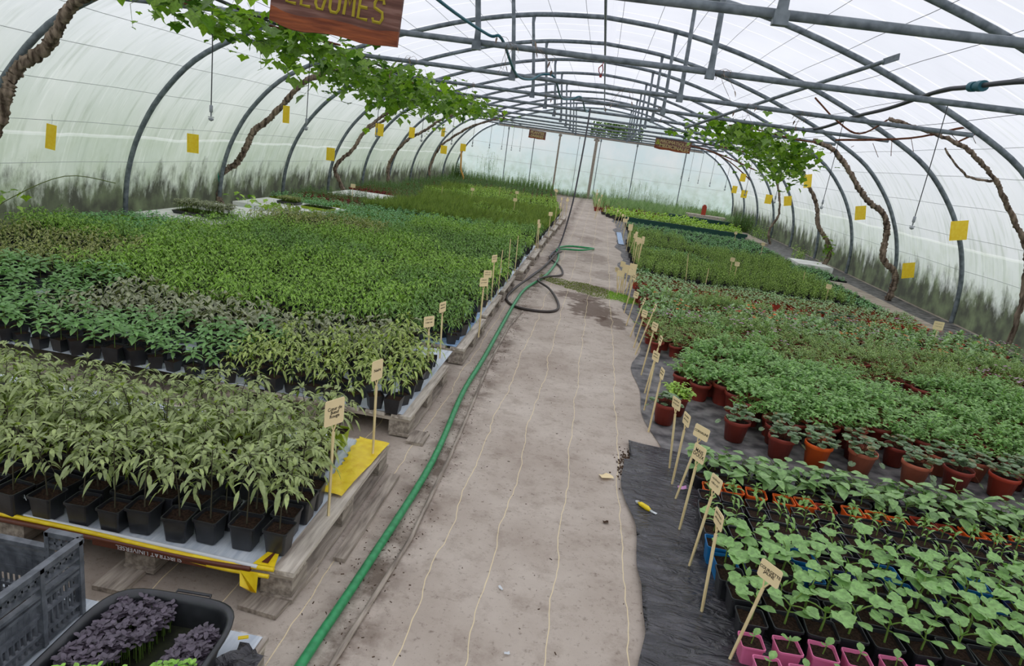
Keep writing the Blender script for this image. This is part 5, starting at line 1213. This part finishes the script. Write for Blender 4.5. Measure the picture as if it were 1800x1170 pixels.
# sprouting leaves low at the left
fo = MB(); tw = MB(); rv = random.Random(31)
for c, n_ in (((-5.35, 5.2, .45), 7), ((-5.55, 5.9, .62), 5), ((-5.1, 4.9, .38), 5)): vine_leaves(fo, tw, Vector(c), (.12, .12, .06), n_, rv, (.05, .08))
tw.tube(catmull([(-5.9, 5.6, .2), (-5.6, 5.8, .55), (-5.3, 6.2, .82), (-4.9, 6.4, .8)], 5), .004, 0, n=4)
t = thing('vine_sprout', 'pale green vine sprout with broad leaves low at the left edge of the picture', 'vine sprout', (0, 0, 0)); build('foliage', join([(fo, 0), (tw, 2)]), ['l_yellowgreen', 'l_vine', 'twig'], t)
fo = MB(); tw = MB()
for c, n_ in (((-5.6, 10.3, .32), 12), ((-5.0, 10.2, .28), 14), ((-4.5, 10.1, .26), 10)): vine_leaves(fo, tw, Vector(c), (.22, .12, .05), n_, rv, (.05, .08))
t = thing('vine_sprout', 'creeping vine sprout with pale leaves over the white boards at the second trunk', 'vine sprout', (0, 0, 0)); build('foliage', join([(fo, 0), (tw, 2)]), ['l_yellowgreen', 'l_vine', 'twig'], t)

# dry tendrils on the tie bars
rv = random.Random(77)
for i, (x, y) in enumerate([(-.95, 6.15), (-.75, 6.15), (.9, 6.15), (-2.6, 8.48), (-.9, 10.81), (.1, 8.48), (2.2, 8.48), (1.5, 8.48), (-2.2, 10.8), (.8, 10.8)]):
    mb = MB()
    for k in range(5):
        p = Vector((rv.uniform(-.05, .05), 0, rv.uniform(-.02, .02))); q = p + Vector((rv.uniform(-.15, .15), rv.uniform(-.04, .04), rv.uniform(-.22, .06))); mb.tube(catmull([p, (p + q) / 2 + Vector((rv.uniform(-.04, .04), 0, .03)), q], 3), .002, n=3)
        mb.leaf(q, dirv(rv.uniform(0, 6.28), -1), .05, .02, 0, seg=3)
    tag(build('dry_tendril', mb, ['bark'], loc=(x, y - .03, 2.53)), f'dry withered vine tendril clinging to a tie bar, {ORD[i]} of ten', 'dried tendril', 'dry tendrils on the tie bars')

# ------------------------------------------------------------------ hanging wooden signs
def sign(x, y, z, w, h, rot, lab, lines, wobble=.012, seed=1, border=False):
    t = thing('wooden_sign', lab, 'sign', (x, y, z)); t.rotation_euler = (0, rot, 0); r = random.Random(seed)
    n = 24; vs = []; th = .03
    for yy in (-th / 2, th / 2):
        for i in range(n + 1):
            xx = -w / 2 + w * i / n; b = -h / 2 + wobble * (math.sin(i * .5 + seed) * .7 + r.uniform(-.2, .2)) + (wobble * 1.6 * max(0, 1 - i / 4))
            tp = h / 2 + wobble * .3 * math.sin(i * .8)
            vs += [(xx, yy, b), (xx, yy, b + .075 * h / .35), (xx, yy, tp)]
    m = 3 * (n + 1); fs = []; mi = []
    mb = MB()
    for i in range(n):
        a = 3 * i; b = 3 * (i + 1)
        mb.add([], [], 0)
    lo = []; up = []
    for i in range(n):
        a = 3 * i; b = a + 3
        lo += [(a, b, b + 1, a + 1), (m + a + 1, m + b + 1, m + b, m + a), (a, m + a, m + b, b)]
        up += [(a + 1, b + 1, b + 2, a + 2), (m + a + 2, m + b + 2, m + b + 1, m + a + 1), (a + 2, b + 2, m + b + 2, m + a + 2)]
    e = 3 * n; lo += [(0, 1, m + 1, m), (e, m + e, m + e + 1, e + 1)]; up += [(1, 2, m + 2, m + 1), (e + 1, m + e + 1, m + e + 2, e + 2)]
    mb.add(vs, [], 0); mb.f = lo + up; mb.m = [1] * len(lo) + [0] * len(up); mb.sm = [False] * len(mb.f)
    build('board', mb, ['signwood', 'signwood_edge'], t)
    for (tx, sz, lx, lz, mat_, off, sp_, rr_) in lines:
        q = obj('lettering', text_mesh(tx, sz, mat_, .002, off, space=sp_), t, (lx, -th / 2 - .001, lz)); q.rotation_euler = (PI / 2, rr_, 0)
    ch = MB(); 
    for sx in (-1, 1): ch.tube([(sx * w * .36, 0, h / 2 - .01), (sx * w * .36, 0, h / 2 + .12)], .003, n=4)
    build('hanging_wire', ch, ['wire'], t); return t
# big near sign: letters cut as single strokes, painted yellow
def stroke_letters(txt, hgt, wid, gap):
    G = {'L': [[(0, 1), (0, 0), (1, 0)]], 'E': [[(1, 1), (0, 1), (0, 0), (1, 0)], [(0, .5), (.85, .5)]], 'É': [[(1, 1), (0, 1), (0, 0), (1, 0)], [(0, .5), (.85, .5)], [(.35, 1.12), (.75, 1.26)]],
         'G': [[(.95, .85), (.75, 1), (.25, 1), (0, .8), (0, .2), (.25, .0), (.75, 0), (.95, .45), (.6, .45)]], 'U': [[(0, 1), (0, .15), (.2, 0), (.75, 0), (.95, .15), (.95, 1)]],
         'M': [[(0, 0), (.1, 1), (.5, .45), (.9, 1), (1, 0)]], 'S': [[(.95, .8), (.85, 1), (.2, 1), (0, .8), (.05, .6), (.9, .45), (1, .2), (.8, 0), (.1, 0), (0, .15)]]}
    mb = MB(); x = 0
    for c in txt:
        for st in G[c]: mb.tube([(x + px * wid, 0, pz * hgt) for px, pz in st], .0085, n=4, smooth=False)
        x += wid + gap
    return mb, x - gap
sg = sign(-1.59, 3.84, 2.335, .745, .36, .055, 'large weathered brown wooden sign reading LEGUMES hanging top left of the middle', [], .010, 2)
lt, wd = stroke_letters('LÉGUMES', .118, .055, .028)
for v in range(len(lt.v)): lt.v[v] = (lt.v[v][0] - wd / 2, lt.v[v][1] - .017, lt.v[v][2] - .058)
lo_ = build('lettering', lt, ['sign_paint'], sg); lo_.rotation_euler = (0, .04, 0)
sign(1.87, 20.15, 2.345, 1.02, .31, .03, 'brown wooden sign reading AROMATIQUES & MEDICINALES hanging over the far right bed', [('AROMATIQUES', .13, .05, .065, 'sign_paint_pale', .0, .95, .03), ('MEDICINALES', .14, .05, -.06, 'sign_paint_pale', .001, .98, .05), ('&', .2, -.43, .03, 'sign_paint_green', .002, 1, 0)], .010, 3)
sign(-2.93, 29.1, 2.325, .72, .33, .02, 'small brown wooden sign reading PLANTES DIVERSES at the far end wall', [('PLANTES', .15, 0, .07, 'sign_paint_pale', .002, .95, .02), ('DIVERSES', .145, 0, -.07, 'sign_paint_pale', .002, .92, .02)], .006, 4)

# ------------------------------------------------------------------ crate and tub at the bottom left
def crate(x1, y1, z0, h, wx, wy):
    t = thing('vented_crate', 'dark grey vented plastic crate at the bottom left corner beside the tub', 'crate', (x1 - wx / 2, y1 - wy / 2, z0))
    def wall(nm, L_, axis, pos, cut=False):
        mb = MB(); th = .012
        def bx(u, z, du, dz, th_=th, off=0):
            c = (u, pos + off, z) if axis == 'x' else (pos + off, u, z); s = (du, th_, dz) if axis == 'x' else (th_, du, dz); mb.box(c, s)
        sgn = 1 if pos > 0 else -1
        segs = [(-L_ / 2, L_ / 2)] if not cut else [(-L_ / 2, -L_ * .24), (L_ * .24, L_ / 2)]
        for a, b in segs:
            bx((a + b) / 2, h - .008, b - a, .016, .022, sgn * .004); bx((a + b) / 2, h - .035, b - a, .008)
            u = a + .01
            while u < b: bx(u, h - .03, .005, .05); u += .022
            bx((a + b) / 2, h - .055, b - a, .008, .018, sgn * .004)
        if cut: bx(0, h - .062, L_ * .5, .012, .022, sgn * .003)
        bx(0, h - .085, L_, .010, .018, sgn * .004); bx(0, h - .105, L_, .010, .016, sgn * .003)
        bx(0, h * .50, L_ * .44, h * .36, .006)
        for z in (.012, .045, h * .42): bx(0, z, L_, .010, .014, sgn * .002)
        u = -L_ / 2 + .01
        while u < L_ / 2:
            bx(u, h * .32, .005, h * .62, .007); u += .019
        for f in (-.48, -.25, .25, .48): bx(L_ * f, h * .5, .014, h * .98, .022, sgn * .004)
        build(nm, mb, ['grey_plastic'], t)
    wall('side_wall', wy, 'y', wx / 2); wall('side_wall', wy, 'y', -wx / 2); wall('end_wall', wx, 'x', wy / 2, True); wall('end_wall', wx, 'x', -wy / 2, True)
    mb = MB(); mb.box((0, 0, .006), (wx, wy, .010)); build('crate_floor', mb, ['grey_plastic'], t)
    pd = MB(); rr_ = random.Random(3)
    pd.box((-.02, -.02, .045), (wx * .8, wy * .8, .06)); o = build('soil_plugs', pd, ['soil'], t)
crate(-1.362, 1.585, .147, .262, .42, .62)
def tub():
    M['tub_soil'] = noisy('wet_dark_soil', srgb(22, 24, 16), srgb(44, 48, 26), 30, .6, .4)
    t = thing('planter_tub', 'black rounded plastic tub holding purple and green cress at the bottom left', 'tub', (-1.02, 1.33, .147), .06)
    hx, hy, h = .205, .26, .135; n = 72
    def ring(a, b, z, rc=.05):
        out = []
        for k in range(n):
            t_ = 2 * PI * k / n; cx_, sy_ = math.cos(t_), math.sin(t_); e = 4.5
            s = (abs(cx_) ** e + abs(sy_) ** e) ** (-1 / e); out.append((a * cx_ * s, b * sy_ * s, z))
        return out
    rings = [ring(hx * .80, hy * .84, 0), ring(hx * .93, hy * .95, h - .015), ring(hx * 1.0, hy * 1.0, h - .012), ring(hx * 1.01, hy * 1.01, h), ring(hx * .97, hy * .975, h + .004), ring(hx * .93, hy * .94, h - .002), ring(hx * .90, hy * .92, h - .02), ring(hx * .80, hy * .84, .02)]
    mb = MB(); vs = [v for r_ in rings for v in r_]
    mb.add(vs, [(i * n + k, i * n + (k + 1) % n, (i + 1) * n + (k + 1) % n, (i + 1) * n + k) for i in range(len(rings) - 1) for k in range(n)], 0, True)
    mb.add(rings[0], [tuple(range(n))[::-1]], 0); build('tub_shell', mb, ['black_plastic'], t)
    sb = MB(); rg_ = ring(hx * .83, hy * .86, .05); sb.add(rg_ + [(0, 0, .052)], [(k, (k + 1) % n, n) for k in range(n)]); build('soil', sb, ['tub_soil'], t)
    hb = MB(); y0 = hy + .03; hb.tube([(-.03, hy, h - .02), (-.03, y0, h - .015), (.075, y0, h - .015), (.075, hy, h - .02)], .005, n=5); build('handle', hb, ['black_plastic'], t)
    r = random.Random(9)
    def cress(nm, matk, region, n_, z, L_, W_, pairs=2, el=.5):
        fo = MB(); st = MB(); c = 0
        while c < n_:
            x, y = r.uniform(-.17, .17), r.uniform(-.23, .23)
            if not region(x, y): continue
            c += 1; zz = z + r.uniform(-.015, .015); st.tube([(x, y, .045), (x, y, zz)], .0011, 0, n=3, cap=False); a = r.uniform(0, 6.28)
            for k in range(pairs): fo.leaf((x, y, zz + .004 * k), dirv(a + k * PI * 2 / pairs + r.uniform(-.2, .2), r.uniform(.1, el + .3)), L_ * r.uniform(.8, 1.2), W_, 0, droop=.15, seg=4, fold=.2, peak=.5)
        build(nm, fo, [matk], t); build('stems', st, ['stem_green'], t)
    cress('purple_cress', 'l_purple', lambda x, y: x < -.045 + .05 * math.sin(y * 9) and y > -.02 + x * .3 and x > -.18, 330, .105, .021, .013, 4)
    cress('purple_cress', 'l_purple', lambda x, y: .085 < x < .175 and -.03 < y < .16, 190, .10, .021, .013, 4)
    cress('green_cress', 'l_cress', lambda x, y: y < -.03 + x * .3, 520, .118, .018, .013, 3)
tub()
# crumpled black plastic with a yellow bit beside the tub, white cloth on the pallet
mb = MB(); rv = random.Random(2); vs = []
nx, ny = 7, 10
for j in range(ny + 1):
    for i in range(nx + 1): vs.append((-.05 + .1 * i / nx + rv.uniform(-.008, .008), -.12 + .24 * j / ny, rv.uniform(0, .03)))
mb.add(vs, [(j * (nx + 1) + i, j * (nx + 1) + i + 1, (j + 1) * (nx + 1) + i + 1, (j + 1) * (nx + 1) + i) for j in range(ny) for i in range(nx)], 0, True)
tag(build('crumpled_bag', mb, ['mulch'], loc=(-.825, 1.46, .142), rz=-.25), 'crumpled shiny black bag lying right of the tub on the pallet corner', 'bag')
mb = MB(); mb.box((0, 0, 0), (.03, .012, .003)); tag(build('sack_scrap', mb, ['yellow_sack'], loc=(-.835, 1.585, .178), rz=.5), 'small yellow scrap on top of the crumpled black bag', 'sack scrap')
tag(sheet('woven_sack', -1.98, -.80, .72, 1.64, .1405, 'white_sheet', 20, 20, .004, 31, fr=4), 'white woven sack covering the pallet under the crate and tub', 'sack')

# ------------------------------------------------------------------ small things on the floor
def litter(nm, x, y, sx, sy, mat, lab, rz=0, z=.004, curl=.006):
    mb = MB(); vs = []; r = random.Random(int(x * 1000 + y * 10))
    for j in range(4):
        for i in range(4): vs.append((-sx / 2 + sx * i / 3 + r.uniform(-.1, .1) * sx, -sy / 2 + sy * j / 3 + r.uniform(-.1, .1) * sy, r.uniform(0, curl)))
    mb.add(vs, [(j * 4 + i, j * 4 + i + 1, (j + 1) * 4 + i + 1, (j + 1) * 4 + i) for j in range(3) for i in range(3)], 0, True); tag(build(nm, mb, [mat], loc=(x, y, z), rz=rz), lab, nm.replace('_', ' '))
litter('paper_scrap', -.053, 1.946, .020, .016, 'white_film', 'tiny white paper square on the path near the bottom of the picture', .3)
litter('paper_scrap', -.126, 2.292, .025, .010, 'white_film', 'tiny white torn scrap on the path, left of the middle thread', -.7)
litter('dry_leaf', .302, 3.431, .065, .06, 'plate', 'crumpled pale dry leaf on the path beside the black film', .4, curl=.015)
litter('dry_leaf', .72, 3.42, .05, .03, 'petal_pink', 'pinkish dry petal leaf on the black film between the stakes', .4, .03, .015)
litter('dry_leaf', .30, 2.95, .03, .02, 'dirt', 'small dark dry leaf on the path right of the middle', .4, curl=.008)
mb = MB(); mb.tube([(0, 0, 0), (.012, -.012, .002), (.045, -.045, .002), (.058, -.058, 0)], [.003, .012, .013, .008], 1, n=9); mb.tube([(-.012, .012, 0), (0, 0, .001)], [.004, .011], 0, n=9); mb.box((.078, -.066, -.004), (.03, .016, .002), 0, rz=-.6)
mb.tube([(.055, -.055, 0), (.072, -.065, -.003)], .005, 0, n=6)
tag(build('glue_tube', mb, ['white_film', 'yellow_sack'], loc=(.465, 3.17, .026)), 'small yellow tube with white ends lying on the edge of the black film', 'tube')
mb = MB(); mb.box((.5, 3.17, .022), (.10, .004, .003), rz=.9)
# damp moss on the path
fo = MB(); rv = random.Random(41); c = 0
while c < 5200:
    x = rv.uniform(-.62, .72); y = rv.uniform(8.05, 9.6); cx_ = .12; cyy = 8.95 - (x + .1) * .55
    if abs(y - cyy) > .38 * (1 - abs(x - .1) * .8) + .12 * mn.noise(Vector((x * 6, y * 6, 0))): continue
    c += 1; a = rv.uniform(0, 6.28); tall = .045 if x > .35 else .022
    fo.leaf((x, y, .002), dirv(a, rv.uniform(.4, 1.3)), tall * rv.uniform(.6, 1.4), .006, 0 if x < .35 else 1, droop=.3, seg=2, up=dirv(a + 1.5, 0))
tag(build('moss_patch', fo, ['l_moss', 'l_mid']), 'mossy green grass patch growing across the path behind the hose loop', 'moss', kind='stuff')
# dirt, chips of wood and twigs along the hose
fo = MB(); rv = random.Random(42)
for i in range(1500):
    x = rv.gauss(-.64, .07) if i % 6 else rv.uniform(-.6, .45); y = rv.uniform(1.5, 8.5) if i % 3 else rv.uniform(1.7, 9); s = rv.uniform(.0012, .0038); a = rv.uniform(0, 3.14)
    fo.box((x, y, s * .3), (s * rv.uniform(1, 4), s, s * .6), 0, rz=a)
tag(build('litter', fo, ['dirt']), 'scattered soil crumbs and wood chips along the path and hose', 'debris', kind='stuff')
mb = MB(); mb.box((0, 0, 0), (.35, .5, .004)); 
fo = MB(); rv = random.Random(43)
for i in range(700):
    x = rv.gauss(.45, .035); y = rv.gauss(3.6, .10); s = rv.uniform(.003, .008); fo.box((x, y, .004 + s * .3), (s * rv.uniform(1, 2), s, s * .7), 0, rz=rv.uniform(0, 3))
tag(build('soil_spill', fo, ['dirt']), 'brown soil spilled at the corner of the black film beside the path', 'soil', kind='stuff')
# pale blue plastic strip at the far right path edge
tag(sheet('blue_plastic_strip', .60, .72, 14.4, 16.8, .012, 'blue_sheet', 8, 40, .03, 3, fr=6), 'pale blue plastic strip at the far right edge of the path', 'plastic strip')
# weeds growing along the wall foot and in front of the end wall
def weeds(nm, lab, cx_, cyy, sx, sy, n_, h, matk, seed, fl=None):
    fo = MB(); r = random.Random(seed)
    for i in range(n_):
        x = r.gauss(cx_, sx); y = r.gauss(cyy, sy); hh = h * r.uniform(.5, 1.1); a = r.uniform(0, 6.28); q = Vector((x + math.cos(a) * .1 * hh, y, hh)); fo.tube([(x, y, 0), tuple(q)], .003, 1, n=3, cap=False)
        for k in range(7): fo.leaf(Vector((x, y, 0)).lerp(q, .25 + .75 * k / 6), dirv(r.uniform(0, 6.28), r.uniform(0, .8)), .09, .028, 0, droop=.3, seg=2)
    tag(build(nm, fo, [matk, 'stem_green']), lab, 'weeds')
weeds('bush', 'small dark conifer-like bush at the far right wall foot', 4.75, 22.3, .22, .22, 240, .62, 'l_dark', 1)
weeds('bush', 'small dark bush at the foot of the far left wall near the orange hose', -5.55, 26.3, .15, .15, 160, .75, 'l_dark', 2)
weeds('wild_plant', 'tall spindly wild plant rising in front of the left part of the end wall', -4.55, 27.5, .25, .25, 26, 1.35, 'l_teal', 3)
weeds('wild_plant', 'loose green weeds right of the tall spindly plant at the end wall', -2.9, 27.5, .5, .3, 90, .75, 'l_mid2', 4)
weeds('wild_plant', 'low weeds along the threshold of the far doorway', -1.1, 29.0, .5, .1, 90, .28, 'l_mid2', 5)
weeds('wild_plant', 'airy tall weeds in front of the end wall right of the doorway', 1.4, 27.5, .5, .4, 60, 1.0, 'l_greyleaf', 6)
weeds('wild_plant', 'green sprouts at the foot of the third hoop on the right wall', 5.0, 16.6, .12, .2, 26, .35, 'l_yellowgreen', 7)
weeds('wild_plant', 'green sprouts at the far right wall foot behind the lettuces', 5.0, 20.9, .12, .4, 50, .4, 'l_mid', 8)
lpath('garden_hose', [(-5.45, 26.0, 1.35), (-5.42, 26.0, 1.0), (-5.38, 26, .6), (-5.25, 26, .3), (-5.3, 26, .02)], .035, 'yellow_tape', 'pale orange hose hanging at the far left wall', 'hose')
mb = MB(); mb.box((0, 0, .15), (.14, .1, .30)); mb.box((0, 0, .32), (.09, .08, .04)); tag(build('watering_box', mb, ['red_plastic'], loc=(3.6, 23.4, .36)), 'dark red box standing behind the pale lettuces near the end wall', 'box')
mb = MB(); mb.box((0, 0, .18), (1.3, .5, .36)); tag(build('low_table', mb, ['wood_pale_x'], loc=(3.7, 23.4, .0)), 'low pale bench at the end wall right of the path', 'bench')
# trees outside, seen through the opening above the beam
def tree(x, y, h, r_, seed, lab):
    rt = random.Random(seed); t = thing('tree', lab, 'tree', (x, y, 0)); tk = MB(); tk.tube([(0, 0, 0), (.1, 0, h * .4), (0, 0, h * .8)], [.14, .10, .04], n=8); build('trunk', tk, ['bark'], t)
    fo = MB()
    for i in range(2600):
        a = rt.uniform(0, 6.28); e = rt.uniform(-1.3, 1.5); rr2 = r_ * rt.uniform(.5, 1.05); p = Vector((math.cos(a) * math.cos(e) * rr2, math.sin(a) * math.cos(e) * rr2, h * .62 + math.sin(e) * rr2 * .75)); fo.leaf(p, dirv(rt.uniform(0, 6.28), rt.uniform(-1, .6)), .22, .12, 0, seg=2)
    build('foliage', fo, ['l_tree'], t)
tree(.2, 36, 4.2, 1.7, 1, 'dark green tree outside the far end, seen in the opening above the beam, left'); tree(2.9, 37, 4.6, 2.0, 2, 'dark green tree outside the far end, seen in the opening above the beam, right')
